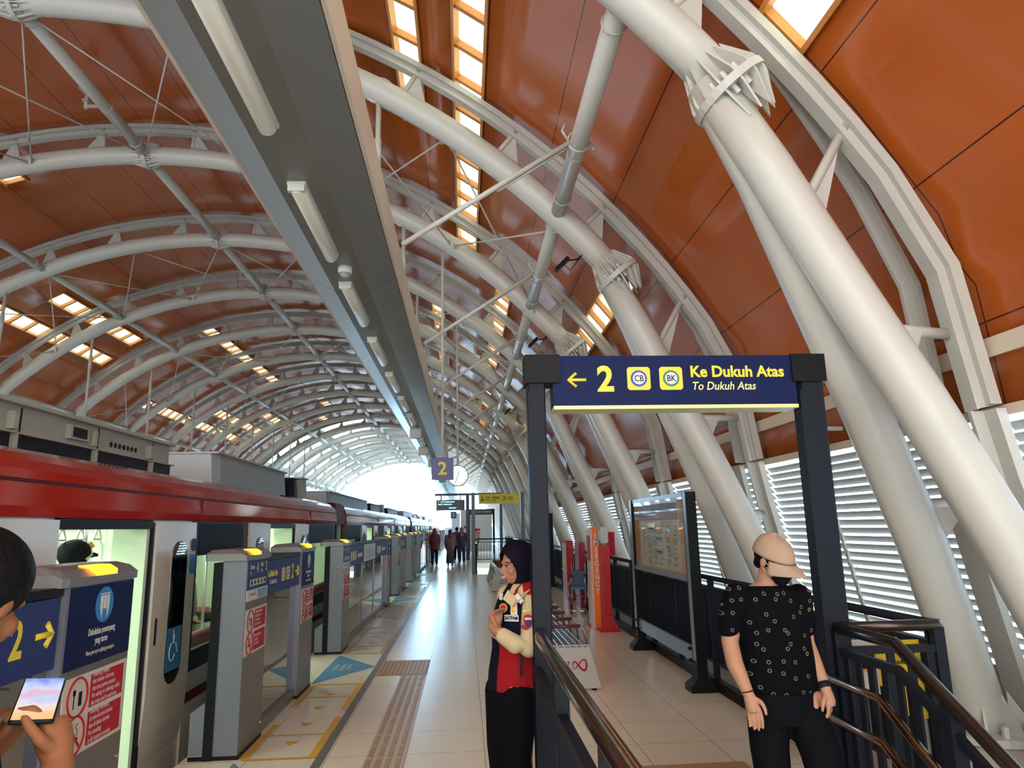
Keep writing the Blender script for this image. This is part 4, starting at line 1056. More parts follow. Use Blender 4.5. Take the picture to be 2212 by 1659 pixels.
for i, (x, y, lb) in enumerate(((1.07, 7.7, 'metal platform bench with slatted seat and hoop armrests, partly hidden by the sign post'), (1.02, 19.2, 'metal platform bench with hoop armrests, farther back beyond the guard'))):
    o = b0 if i == 0 else copy_tree(b0); o.location = (x, y, 0); tag(o, lb, 'bench', 'platform benches')

# hanging platform number and clock
r_ = empty('platform_number_sign', (-.38, 12.2, 0)); tag(r_, 'square blue hanging sign with a yellow number 2', 'sign')
mb = MB(); mb.bbox(-.19, .19, -.04, .04, 2.515, 2.895, .005); mb.build('sign_box', mat('violet_blue_sign', (.06, .07, .24), .4), r_)
text('number', '2', .31, (0, -.042, 2.70), FY, YEL, r_, bold=.007)
mb = MB(); mb.tube([(0, 0, 2.89), (0, 0, arc(32.8)[1]-.12)], .026, 10); mb.build('hanging_pole', STEEL, r_)
mb = MB(); mb.box(-.06, .06, -.06, .0, 2.47, 2.515); mb.build('green_light', GREEN, r_)
r_ = empty('station_clock', (-.15, 15.8, 0)); tag(r_, 'round white station clock hanging beside the blue number sign', 'clock')
mb = MB(); mb.k = 0; mb.disc((0, 0, 2.84), (0, 1, 0), .235, .11, 40); mb.build('case', BLACKST, r_)
mb = MB(); mb.disc((0, -.057, 2.84), (0, 1, 0), .222, .008, 40); mb.build('dial', mat('lit_dial', (.8, .85, .85), .4, emit=(.8, .95, .95), es=.22), r_)
mb = MB()
for i in range(12): a = i*pi/6; mb.bar((sin(a)*.17, -.063, 2.84+cos(a)*.17), (sin(a)*.205, -.063, 2.84+cos(a)*.205), .007, .003, (0, 1, 0))
mb.build('hour_marks', BLACKST, r_)
for nm, a, l in (('hour_hand', 17, .12), ('minute_hand', 198, .18)): mb = MB(); mb.bar((-sin(rad(a))*.03, -.066, 2.84-cos(rad(a))*.03), (sin(rad(a))*l, -.066, 2.84+cos(rad(a))*l), .009, .003, (0, 1, 0)); mb.build(nm, BLACKST, r_)
mb = MB(); mb.tube([(0, 0, 3.06), (0, 0, arc(34.8)[1]-.1)], .024, 10); mb.build('hanging_pole', STEEL, r_)

# small green exit sign at the eaves
r_ = empty('exit_sign', (3.28, 6.42, 2.56)); tag(r_, 'small green exit sign with a white arrow, behind the right sign post', 'sign')
mb = MB(); mb.box(-.09, .09, -.012, .012, -.12, .12); mb.build('plate', GREEN, r_)
mb = MB(); mb.tube([(-.02, -.015, .04), (.045, -.015, -.04)], .006, 6); mb.tube([(.045, -.015, .01), (.045, -.015, -.04), (0, -.015, -.04)], .006, 6); mb.build('arrow', WHITE, r_)
mb = MB(); mb.box(.09, .36, -.01, .01, -.02, .02); mb.build('bracket', STEEL, r_)

# yellow stair notice behind the end railing
r_ = empty('stair_notice', (2.30, 4.02, 0)); tag(r_, 'yellow and white warning notice about the stairs, seen behind the balustrade bars', 'notice')
mb = MB(); mb.box(-.14, .02, -.006, .006, .72, 1.03); mb.build('white_plate', PAPER, r_)
mb = MB(); mb.box(.02, .30, -.006, .006, .78, 1.02); mb.box(.10, .17, -.007, .006, .62, .78); mb.box(.24, .29, -.007, .006, .60, .78); mb.build('yellow_plate', mat('notice_yellow', (.82, .55, .02), .4), r_)
mb = MB(); mb.prism([(-.12, .86), (.0, .86), (-.06, .98)], 'y', -.010, -.006); mb.k = 1; mb.prism([(-.085, .875), (-.035, .875), (-.06, .93)], 'y', -.012, -.009); mb.build('hazard_triangle', [mat('hazard_orange', (.75, .28, .02), .4), BLACKST], r_)
text('notice_lettering', 'Hati-hati', .050, (.16, -.009, .965), FY, BLACKST, r_); text('notice_lettering', 'saat naik/turun', .040, (.16, -.009, .905), FY, BLACKST, r_); text('notice_lettering', 'tangga!', .045, (.14, -.009, .845), FY, BLACKST, r_)
mb = MB(); mb.box(-.12, -.10, .006, .03, 0, .9); mb.box(.26, .28, .006, .03, 0, .9); mb.build('stand', STEELD, r_)

# second stair opening farther down the platform with its yellow exit sign
r_ = empty('exit_sign_gantry', (1.25, 26.6, 0)); tag(r_, 'yellow Keluar exit sign on a grey portal over the second stairs', 'sign')
for x in (-.93, .93): mb = MB(); mb.bbox(x-.07, x+.07, -.07, .07, 0, 2.98, .008); mb.build('post', mat('grey_post', (.10, .12, .15), .35), r_)
mb = MB(); mb.box(-.72, .82, -.09, .09, 2.55, 2.92); mb.box(-.98, -.86, -.05, .05, 2.62, 2.86); mb.build('sign_box', YEL, r_)
mb = MB(); cx = -.58; mb.tube([(cx, -.095, 2.83), (cx, -.095, 2.65)], .013, 6); mb.tube([(cx-.06, -.095, 2.71), (cx, -.095, 2.645), (cx+.06, -.095, 2.71)], .013, 6)
for cx in (-.37, .26, .48): 
    for a, b in (((cx-.07, 2.67), (cx+.07, 2.67)), ((cx+.07, 2.67), (cx+.07, 2.81)), ((cx+.07, 2.81), (cx-.07, 2.81)), ((cx-.07, 2.81), (cx-.07, 2.67))): mb.tube([(a[0], -.095, a[1]), (b[0], -.095, b[1])], .006, 5)
mb.build('pictograms', BLACKST, r_)
text('sign_lettering', 'Keluar', .13, (-.05, -.095, 2.78), FY, BLACKST, r_, bold=.002, sx=.8); text('sign_lettering', 'Exit', .09, (-.14, -.095, 2.67), FY, BLACKST, r_, shear=.2)
for cx, t in ((.26, 'A'), (.48, 'B'), (-.37, '1')): text('sign_lettering', t, .10, (cx, -.095, 2.74), FY, BLACKST, r_, bold=.002)
def simple_rail(label, pts, name='stair_railing', kerb=True):
    r_ = empty(name, (pts[0][0], pts[0][1], 0)); tag(r_, label, 'railing', 'railings of the far stairs'); o0 = V((pts[0][0], pts[0][1], 0))
    for a, b in zip(pts, pts[1:]):
        A, B = V((*a, 0))-o0, V((*b, 0))-o0; L = (B-A).length; n = max(2, int(L/.14))
        mb = MB(); mb.tube([A+V((0, 0, 1.12)), B+V((0, 0, 1.12))], .03, 8); mb.build('top_rail', STAIN if abs(a[0]-b[0]) < .1 else NAVYST, r_)
        mb = MB(); up = V((0, 0, 1))
        for z in (.98, .16): mb.bar(A+up*z, B+up*z, .03, .03)
        mb.build('rail_bars', NAVYST, r_)
        mb = MB()
        for i in range(n+1): p = A+(B-A)*i/n; mb.tube([p+up*.14, p+up*.98], .008, 5)
        mb.build('baluster_panel', NAVYST, r_)
        mb = MB()
        for i in range(max(2, int(L/1.5))+1): p = A+(B-A)*i/max(2, int(L/1.5)); mb.box(p.x-.025, p.x+.025, p.y-.025, p.y+.025, 0, 1.10)
        mb.build('post', NAVYST, r_)
        if kerb:
            mb = MB(); mb.bar(A+up*.06, B+up*.06, .08, .12); mb.build('kerb', CONC, r_)
simple_rail('dark railing around the far stair opening, its near left corner under the yellow sign', [(.42, 34.5), (.42, 26.5)])
simple_rail('dark railing closing the far side of the stair opening', [(.5, 34.55), (2.35, 34.55), (2.35, 26.8)])
# tall lone post with notice beyond the guard's pillar
r_ = empty('signpost', (2.47, 20.4, 0)); tag(r_, 'tall black signpost beside the railing, just right of the near sign pillar', 'post')
mb = MB(); mb.bbox(-.07, .07, -.07, .07, 0, 2.05, .008); mb.build('pole', NAVYST, r_)
mb = MB(); mb.box(-.16, .16, -.12, .12, 0, .05); mb.build('base', BLACKST, r_)
mb = MB(); mb.box(-.10, -.08, -.05, .6, 1.2, 2.0); mb.build('notice_panel', PAPER, r_)

# departure board on a cantilever gantry
r_ = empty('departure_board', (.16, 38, 0)); tag(r_, 'dark departure display hanging from a tall portal far down the platform', 'display')
mb = MB(); mb.box(-.09, .09, -.09, .09, 0, 3.4); mb.box(1.72, 1.86, -.08, .08, 0, 3.4); mb.build('post', mat('blue_grey_post', (.06, .09, .16), .4), r_)
mb = MB(); mb.box(-1.75, 1.86, -.07, .07, 3.38, 3.50); mb.box(-1.45, -1.38, -.03, .03, 3.1, 3.4); mb.box(-.42, -.35, -.03, .03, 3.1, 3.4); mb.build('cross_beam', mat('blue_grey_post', (.06, .09, .16), .4), r_)
mb = MB(); mb.box(-1.68, -.15, -.10, .10, 2.60, 3.16); mb.build('display', mat('display_dark', (.02, .045, .11), .3), r_)
text('display_lettering', '1  LRT', .13, (-1.58, -.11, 3.05), FY, mat('display_cyan', (.3, .8, .9), .4, emit=(.4, .9, 1), es=.3), r_, 'LEFT', bold=.004)
mb = MB()
for x0, x1, z in ((-1.2, -.70, 3.02), (-1.58, -1.35, 2.89), (-1.3, -.85, 2.89), (-1.0, -.62, 2.70)): mb.box(x0, x1, -.108, -.10, z, z+.06)
mb.build('display_lines', mat('display_cyan', (.3, .8, .9), .4), r_)
r_ = empty('platform_number_sign', (-.82, 52, 0)); tag(r_, 'tiny dark number sign hanging below the departure display, far away', 'sign')
mb = MB(); mb.box(-.22, .22, -.04, .04, 2.35, 2.85); mb.tube([(0, 0, 2.85), (0, 0, 4.0)], .02, 6); mb.build('sign_box', mat('blue_grey_post', (.06, .09, .16), .4), r_)
text('number', '2', .36, (0, -.042, 2.6), FY, GREYW, r_, bold=.006)
# far dark sign portal and lift shaft
r_ = empty('sign_gantry', (1.1, 46, 0)); tag(r_, 'far dark sign portal with pale lettering in front of the lift shaft', 'sign')
for x in (-.82, .78): mb = MB(); mb.box(x-.06, x+.06, -.06, .06, 0, 2.85); mb.build('post', NAVYST, r_)
mb = MB(); mb.box(-.82, .72, -.08, .08, 2.48, 2.84); mb.k = 1
for k in range(9): mb.box(-.62+k*.14, -.54+k*.14, -.085, -.08, 2.6, 2.72)
mb.build('sign_box', [mat('dark_brown_sign', (.07, .06, .08), .4), PAPER], r_)
r_ = empty('lift_shaft', (.85, 51, 0)); tag(r_, 'pale grey clad lift shaft standing at the far end behind the portal', 'lift shaft')
mb = MB(); mb.bbox(-1.15, 1.1, 0, 3.0, 0, 2.95, .03); mb.build('cladding', mat('lift_cladding', (.42, .42, .40), .45), r_)
mb = MB()
for x in (-.45, .3): mb.box(x-.008, x+.008, -.004, .001, 0, 2.93)
for z in (.95, 1.95): mb.box(-1.14, 1.09, -.004, .001, z-.008, z+.008)
mb.build('panel_joints', TGREY, r_)
mb = MB()
for x, z in ((-.75, 1.62), (.08, 1.42), (.08, 1.18)): mb.box(x-.16, x+.16, -.012, 0, z, z+.17)
mb.build('red_notice', REDN, r_)
r_ = empty('blue_banner', (-.75, 60, 0)); tag(r_, 'pale blue-grey upright panel at the platform end left of the portal posts', 'panel')
mb = MB(); mb.bbox(-.35, .35, -.1, .1, 0, 2.9, .02); mb.build('panel', mat('pale_blue_panel', (.36, .42, .46), .5), r_)

# ------------------------------------------------------------------ people
def flesh(mb, name, mats, parent, vox=.007, smooth=4, region=None):
    """grow one continuous surface out of overlapping tapered volumes"""
    me = bpy.data.meshes.new('tmp'); me.from_pydata(mb.v, [], mb.f); ob = bpy.data.objects.new('tmp', me); C.objects.link(ob)
    m = ob.modifiers.new('r', 'REMESH'); m.mode = 'VOXEL'; m.voxel_size = vox; m.use_smooth_shade = True
    m = ob.modifiers.new('s', 'SMOOTH'); m.factor = .5; m.iterations = smooth
    dg = bpy.context.evaluated_depsgraph_get(); dg.update()
    new = bpy.data.meshes.new_from_object(ob.evaluated_get(dg)); bpy.data.objects.remove(ob); bpy.data.meshes.remove(me)
    new.name = name; new.materials.clear()
    for x in (mats if isinstance(mats, (list, tuple)) else [mats]): new.materials.append(x)
    for p in new.polygons:
        p.use_smooth = True; p.material_index = region(p.center, p.normal) if region else 0
    o = bpy.data.objects.new(name, new); C.objects.link(o)
    if parent: o.parent = parent
    return o
def limb(mb, pts, n=14):
    """pts: (x, y, z, r) joints of a tapering limb with rounded ends"""
    P = [V(p[:3]) for p in pts]; mb.tube(P, [p[3] for p in pts], n)
    for p in pts: mb.ell(p[:3], p[3], p[3], p[3], 12, 8)
def trunk(mb, secs, ang, n=24):
    """secs: (x, y, z, half width, half depth); the width axis lies at ang in plan"""
    c, s = cos(ang), sin(ang)
    mb.loft([[(x+a*cos(t)*c-b*sin(t)*s, y+a*cos(t)*s+b*sin(t)*c, z) for t in [2*pi*i/n for i in range(n)]] for x, y, z, a, b in secs], True, True)
def hand(mb, wrist, d, side, L=.175, curl=.5, w=.040, flip=1):
    """palm, four unequal bent fingers and a thumb; d = direction of the hand, side = towards the thumb"""
    wv, d, s = V(wrist), V(d).normalized(), V(side).normalized(); s = (s-d*s.dot(d)).normalized(); nrm = d.cross(s)*flip
    c = wv+d*L*.28
    for k in range(5):
        t = k/4; mb.ell(wv+d*L*(.08+.40*t), 1, 1, 1, 4, 3) if False else None
    mb.tube([wv, wv+d*L*.16, wv+d*L*.34, wv+d*L*.48], [.025, .031, .034, .030], 12)
    for k in (-1, 0, 1): mb.tube([wv+d*.02+s*k*.014, wv+d*L*.50+s*k*w*.62], [.016, .015], 10)
    for k, (o, ln) in enumerate(((.030, .92), (.010, 1.0), (-.010, .94), (-.029, .76))):
        a = wv+d*L*.48+s*o; l = L*.50*ln; q = curl
        p1 = a+(d*cos(q*.5)+nrm*sin(q*.5)+s*o*1.2)*l*.42; p2 = p1+(d*cos(q*1.2)+nrm*sin(q*1.2))*l*.32; p3 = p2+(d*cos(q*1.7)+nrm*sin(q*1.7))*l*.26
        mb.tube([a, p1, p2, p3], [.0095, .0090, .0082, .0070], 10); mb.ell(p3, .007, .007, .007, 8, 6); mb.ell(p1, .0095, .0095, .0095, 8, 6)
    a = wv+d*L*.14+s*.018; p1 = a+(d*.55+s*.85+nrm*.25)*L*.22; p2 = p1+(d*.9+s*.35+nrm*.3).normalized()*L*.18; p3 = p2+(d*1+nrm*.3).normalized()*L*.13
    mb.tube([a, p1, p2, p3], [.014, .0115, .0100, .0080], 10); mb.ell(p3, .008, .008, .008, 8, 6)
def head(mb, c, f, up=(0, 0, 1), k=1.0, face=True):
    """skull, jaw, nose, lips, chin and ears; f = direction of the face"""
    c, f, u = V(c), V(f).normalized(), V(up).normalized(); u = (u-f*u.dot(f)).normalized(); s = f.cross(u); Rm = Matrix((s, f, u)).transposed()
    def P(a, b, z): return c+(s*a+f*b+u*z)*k
    mb.ell(P(0, -.012, .030), .074*k, .092*k, .085*k, 20, 14, Rm); mb.ell(P(0, .018, -.035), .058*k, .070*k, .078*k, 18, 12, Rm)
    mb.ell(P(0, .048, -.088), .026*k, .026*k, .020*k, 12, 8, Rm); mb.ell(P(0, .075, .025), .045*k, .016*k, .014*k, 12, 8, Rm)
    mb.tube([P(0, .078, .012), P(0, .094, -.012), P(0, .108, -.034)], [.008*k, .010*k, .0125*k], 8); mb.ell(P(0, .100, -.036), .015*k, .012*k, .009*k, 10, 8, Rm)
    mb.ell(P(0, .088, -.058), .021*k, .012*k, .0065*k, 10, 8, Rm); mb.ell(P(0, .085, -.070), .018*k, .012*k, .007*k, 10, 8, Rm)
    for sg in (1, -1):
        mb.ell(P(.040*sg, .056, -.028), .022*k, .024*k, .024*k, 10, 8, Rm); mb.ell(P(.076*sg, -.010, -.010), .010*k, .020*k, .032*k, 10, 8, Rm)
    return P, Rm
def eyes(P, Rm, k, parent, white=True):
    for sg in (1, -1):
        mb = MB(); mb.k = 0; mb.ell(P(.031*sg, .070, .000), .0140*k, .0115*k, .0062*k, 14, 10, Rm)
        mb.k = 1; mb.ell(P(.031*sg, .0775, .000), .0066*k, .0052*k, .0058*k, 12, 8, Rm); mb.build('eye', [mat('eye_white', (.42, .36, .33), .3), HAIR], parent)
        mb = MB(); mb.tube([P(.012*sg, .082, .023), P(.032*sg, .083, .029), P(.053*sg, .066, .022)], [.003*k, .0036*k, .002*k], 6)
        mb.tube([P(.016*sg, .083, .008), P(.032*sg, .0845, .0105), P(.047*sg, .073, .006)], [.002*k, .0022*k, .0018*k], 6); mb.build('eyebrow', HAIR, parent)

# security guard leaning against the sign post, arms folded
g = empty('guard', (.28, 4.18, 0)); tag(g, 'smiling security guard in black hijab and red navy cream jacket, leaning on the sign post', 'person')
def gp(p): return (p[0]-.28, p[1]-4.18, *p[2:])
fd = V((-.91, -.42, -.10)); hc = V(gp((.295, 4.19, 1.478)))
mb = MB(); P, Rm = head(mb, hc, fd, k=.93)
limb(mb, [(*(hc+V((.02, .0, -.06))), .050), (*gp((.33, 4.20, 1.33)), .055)])
trunk(mb, [(*gp((.315, 4.20, 1.36)), .07, .06), (*gp((.32, 4.19, 1.30)), .12, .075), (*gp((.30, 4.20, 1.18)), .15, .105), (*gp((.29, 4.20, 1.0)), .13, .10), (*gp((.27, 4.20, .84)), .15, .11), (*gp((.26, 4.20, .76)), .14, .10)], rad(-58))
limb(mb, [gp((.385, 4.075, 1.31, .055)), gp((.345, 4.02, 1.05, .042)), gp((.19, 3.99, 1.125, .030))])
hand(mb, gp((.185, 3.995, 1.128)), (-.45, .35, .5), (-.3, -.6, .6), .15, .9)
limb(mb, [gp((.25, 4.32, 1.29, .050)), gp((.215, 4.30, 1.07, .040)), gp((.175, 4.09, 1.12, .027))])
hand(mb, gp((.168, 4.05, 1.15)), (.10, -.25, .9), (-.5, -.5, .3), .15, .7)
limb(mb, [gp((.29, 4.13, .80, .10)), gp((.30, 4.10, .46, .062)), gp((.33, 4.16, .10, .042))]); limb(mb, [gp((.33, 4.16, .09, .042)), gp((.24, 4.12, .045, .035))])
limb(mb, [gp((.22, 4.26, .80, .10)), gp((.20, 4.26, .46, .060)), gp((.22, 4.28, .10, .042))]); limb(mb, [gp((.22, 4.28, .09, .042)), gp((.13, 4.25, .045, .035))])
body = flesh(mb, 'body', [SKIN, LIP], g, .006, 3, lambda c, n: 1 if (V(c)-P(0, .095, -.064)).length < .021 else 0)
eyes(P, Rm, .93, g)
mb = MB(); mb.tube([P(-.016, .094, -.0605), P(0, .099, -.063), P(.016, .094, -.0605)], [.003, .0045, .003], 6); mb.build('teeth', WHITE, g)
# hijab: shell around head and neck with a face opening
def shell(name, c, f, rx, ry, rz, m, parent, open_cos, lowz, k=1, drop=(0, 0, 0)):
    c, f = V(c), V(f).normalized(); s = f.cross(V((0, 0, 1))).normalized(); u = s.cross(f); mb = MB(); N, M = 44, 30; idx = {}
    for i in range(M+1):
        for j in range(N):
            th = pi*i/M; ph = 2*pi*j/N; x, y, z = sin(th)*cos(ph), sin(th)*sin(ph), cos(th)
            idx[i, j] = len(mb.v); mb.v.append(tuple(c+s*x*rx+f*y*ry+u*z*rz+V(drop)*max(0, -z)))
    for i in range(M):
        for j in range(N):
            th = pi*(i+.5)/M; ph = 2*pi*(j+.5)/N; x, y, z = sin(th)*cos(ph), sin(th)*sin(ph), cos(th)
            if y > 0 and open_cos(x, z): continue
            mb.f.append([idx[i, j], idx[i, (j+1) % N], idx[i+1, (j+1) % N], idx[i+1, j]]); mb.m.append(0); mb.s.append(True)
    o = mb.build(name, m, parent); q = o.modifiers.new('t', 'SOLIDIFY'); q.thickness = .012; q.offset = -1
    q = o.modifiers.new('s', 'SUBSURF'); q.levels = q.render_levels = 1; return o
shell('hijab', hc+V((.016, .006, .022)), fd, .086, .106, .112, HIJAB, g, lambda x, z: (x/.80)**2+((z+.36)/.86)**2 < 1, 0)
mb = MB(); N = 24
trunk(mb, [(hc.x+.035, hc.y+.008, hc.z+.02, .085, .085), (hc.x+.042, hc.y+.01, hc.z-.04, .080, .080), (hc.x+.035, hc.y+.005, hc.z-.095, .062, .062), (hc.x+.025, hc.y, hc.z-.15, .065, .06), (hc.x+.01, hc.y-.01, hc.z-.19, .045, .04)], rad(-58))
flesh(mb, 'hijab_drape', HIJAB, g, .008, 5)
# jacket
mb = MB()
trunk(mb, [(*gp((.325, 4.20, 1.375)), .085, .065), (*gp((.335, 4.18, 1.345)), .135, .085), (*gp((.315, 4.19, 1.28)), .160, .115), (*gp((.29, 4.20, 1.16)), .170, .130), (*gp((.285, 4.20, 1.02)), .150, .125), (*gp((.275, 4.20, .90)), .165, .135), (*gp((.27, 4.20, .80)), .170, .138)], rad(-58))
def reg(c, n):
    x, y, z = c[0]+.28, c[1]+4.18, c[2]; t = (x-.285)*.53-(y-4.20)*.85  # towards the near shoulder
    if z > 1.315 and t > .08: return 2
    if z > 1.30: return 0 if abs(t) > .035 else 1
    if z < 1.06 and t > .02+(1.0-z)*.0: return 2
    if z < .90 and t < -.14: return 2
    return 1
flesh(mb, 'jacket', [TAN, NAVC, REDC], g, .007, 6, reg)
mb = MB(); limb(mb, [gp((.385, 4.07, 1.315, .066)), gp((.372, 4.045, 1.20, .062)), gp((.348, 4.01, 1.05, .058)), gp((.27, 3.99, 1.07, .052)), gp((.205, 3.985, 1.115, .043))])
mb.ell(gp((.37, 4.09, 1.33)), .075, .065, .06, 14, 10)
slv = flesh(mb, 'sleeve', [TAN, REDC], g, .006, 5, lambda c, n: 1 if c[2] > 1.325 and c[0] > .045 else 0)
mb = MB(); limb(mb, [gp((.25, 4.32, 1.30, .060)), gp((.21, 4.30, 1.07, .050)), gp((.18, 4.13, 1.11, .036))]); flesh(mb, 'sleeve', TAN, g, .008, 4)
# collar
mb = MB()
for a, b, c_ in (((.245, 4.10, 1.345), (.215, 4.08, 1.30), (.262, 4.02, 1.262)), ((.37, 4.06, 1.375), (.36, 4.02, 1.345), (.266, 4.015, 1.262))):
    a, b, c_ = [V(gp(q)) for q in (a, b, c_)]; n_ = V((-.5, -.8, 0))*.008
    m_ = V(gp((.295, 4.055, 1.30))); mb.loft([[a+n_*g_, b+n_*g_, c_+n_*g_, m_+n_*g_] for g_ in (-1, 1)])
mb.build('collar', TAN, g)
# badges on the jacket front: placed along the front tangent plane
fn = V((-.80, -.60, 0)).normalized(); ft = V((.60, -.80, 0))
def plate(nm, x, z, w_, h, m_, off=.0, y=None, sub=None, n_=None, t_=None):
    n0 = n_ or fn; t0 = t_ or ft; c = V(gp((x, y, z)))+n0*off; mb = MB()
    mb.loft([[c+t0*a*w_/2+V((0, 0, 1))*b*h/2+n0*e for a, b in ((-1, -1), (1, -1), (1, 1), (-1, 1))] for e in (0, .004)]); return mb.build(nm, m_, g)
fn2 = V((-.45, -.89, 0)).normalized(); ft2 = V((.89, -.45, 0))
plate('name_patch', .258, 1.198, .085, .034, WHITE, 0, 4.052, None, fn2, ft2)
t_ = text('patch_lettering', 'SATPAM', .026, gp((.2555, 4.0465, 1.198)), (rad(90), rad(0), atan2(ft2.y, ft2.x)), BLACKST, g, sx=.82, bold=.0006)
plate('white_badge', .272, 1.250, .040, .066, WHITE, 0, 4.045, None, fn2, ft2)
mb = MB(); mb.ell(gp((.2705, 4.039, 1.251)), .013, .004, .024, 12, 8); mb.build('gold_emblem', mat('gold', (.70, .38, .05), .4), g)
mb = MB(); mb.k = 0; mb.disc(gp((.214, 4.075, 1.252)), (-.45, -.89, 0), .024, .006, 20); mb.k = 1; mb.disc(gp((.2125, 4.071, 1.252)), (-.45, -.89, 0), .018, .006, 20); mb.build('round_emblem', [mat('gold', (.70, .38, .05), .4), REDN], g)
mb = MB(); mb.bar(gp((.285, 4.035, 1.325)), gp((.315, 4.012, 1.285)), .004, .028); mb.bar(gp((.205, 4.085, 1.33)), gp((.200, 4.08, 1.295)), .004, .024); mb.build('epaulette_tab', WHITE, g)
sn = V((.05, -1, .05)).normalized(); st = V((1, .05, 0)).normalized()
mb = MB(); mb.loft([[V(gp((.343, 3.979, 1.185)))+V((a*.03, e, b*.040)) for a, b in ((-.75, .8), (0, 1.0), (.75, .8), (.85, 0), (.5, -.7), (0, -1), (-.5, -.7), (-.85, 0))] for e in (-.005, .006)]); mb.build('shoulder_patch', [REDN], g)
mb = MB(); mb.k = 0; mb.disc(gp((.343, 3.972, 1.178)), (0, -1, 0), .018, .004, 16); mb.k = 1; mb.box(*[v for v in (.343-.28-.018, .343-.28+.018, 3.970-4.18, 3.974-4.18, 1.197, 1.207)]); mb.build('patch_emblem', [NAVY2, WHITE], g)
mb = MB(); mb.ring(gp((.345, 3.985, 1.195)), (0, 1, 0), .047, .009, 14, 6, rad(40), rad(140)); mb.build('arc_patch', REDN, g)
text('patch_lettering', 'JAKARTA', .016, gp((.345, 3.972, 1.243)), (rad(90), 0, rad(-3)), YEL, g, bold=.0004, sx=.95)
mb = MB(); mb.bar(gp((.305, 4.008, 1.015)), gp((.302, 4.008, .90)), .014, .008, (0, 1, 0)); mb.build('pocket_zip', BLACKST, g)
mb = MB(); mb.ring(gp((.172, 4.055, 1.150)), (.10, -.25, .9), .031, .010, 20, 6); mb.disc(gp((.150, 4.03, 1.150)), (-.7, -.7, 0), .019, .012, 16); mb.build('wristwatch', [mat('watch_dark', (.05, .05, .045), .3)], g)
mb = MB()
trunk(mb, [(*gp((.27, 4.20, .86)), .150, .120), (*gp((.262, 4.20, .76)), .150, .120)], rad(-58))
limb(mb, [gp((.295, 4.13, .78, .112)), gp((.285, 4.09, .60, .092)), gp((.272, 4.07, .47, .080)), gp((.325, 4.15, .12, .062))]); limb(mb, [gp((.215, 4.26, .78, .108)), gp((.195, 4.25, .50, .080)), gp((.22, 4.28, .12, .062))])
flesh(mb, 'trousers', TROU, g, .009, 5)
for a, b in (((.335, 4.17, .05), (.22, 4.11, .04)), ((.235, 4.29, .05), (.12, 4.24, .04))):
    mb = MB(); limb(mb, [(*gp(a), .048), (*gp(b), .042)]); mb.box(*[v for v in (b[0]-.28-.03, a[0]-.28+.04, a[1]-4.18-.045, a[1]-4.18+.045, .0, .02)]); flesh(mb, 'shoe', BLACKST, g, .008, 3)

# man in a beige cap and black mask coming to the stairs
g = empty('man', (1.60, 3.62, 0)); tag(g, 'man in beige cap, black mask and black patterned shirt, looking down at the stairs', 'person')
def gp(p): return (p[0]-1.60, p[1]-3.62, *p[2:])
fd = V((.50, -.83, -.30)).normalized(); hc = V(gp((1.605, 3.63, 1.500)))
mb = MB(); P, Rm = head(mb, hc, fd, k=.98)
limb(mb, [(*(hc+V((-.015, .03, -.06))), .055), (*gp((1.575, 3.68, 1.345)), .062)])
trunk(mb, [(*gp((1.575, 3.68, 1.385)), .06, .055), (*gp((1.575, 3.68, 1.35)), .14, .08), (*gp((1.58, 3.67, 1.28)), .165, .10), (*gp((1.59, 3.66, 1.10)), .15, .11), (*gp((1.60, 3.65, .95)), .15, .11), (*gp((1.60, 3.65, .82)), .165, .12)], rad(6))
limb(mb, [gp((1.405, 3.67, 1.32, .055)), gp((1.355, 3.68, 1.10, .044)), gp((1.350, 3.62, 1.0, .043)), gp((1.372, 3.54, .885, .029))])
hand(mb, gp((1.374, 3.535, .88)), (.20, -.10, -.95), (.75, -.55, 0), .175, .55)
limb(mb, [gp((1.735, 3.66, 1.31, .054)), gp((1.762, 3.69, 1.08, .043)), gp((1.766, 3.64, 1.0, .041)), gp((1.780, 3.57, .885, .028))])
hand(mb, gp((1.781, 3.567, .88)), (.08, -.10, -.95), (-.6, -.75, 0), .165, .55)
for sx_, yk in ((-1, 3.60), (1, 3.50)):
    limb(mb, [gp((1.60+sx_*.09, 3.65, .82, .10)), gp((1.60+sx_*.10, yk, .46, .065)), gp((1.60+sx_*.11, 3.66 if sx_ < 0 else 3.50, .09, .045))]); limb(mb, [gp((1.60+sx_*.11, 3.66 if sx_ < 0 else 3.50, .08, .045)), gp((1.60+sx_*.13, 3.54 if sx_ < 0 else 3.38, .04, .04))])
flesh(mb, 'body', SKIN2, g, .005, 3)
# hair at the back and sides under the cap
mb = MB(); mb.ell(P(0, -.022, .030), .086*.98, .092*.98, .088, 18, 12, Rm)
mb.ell(P(0, -.070, -.030), .060, .030, .040, 14, 10, Rm)
flesh(mb, 'hair', HAIR, g, .006, 2)
f, u, s_ = Rm.col[1], Rm.col[2], Rm.col[0]
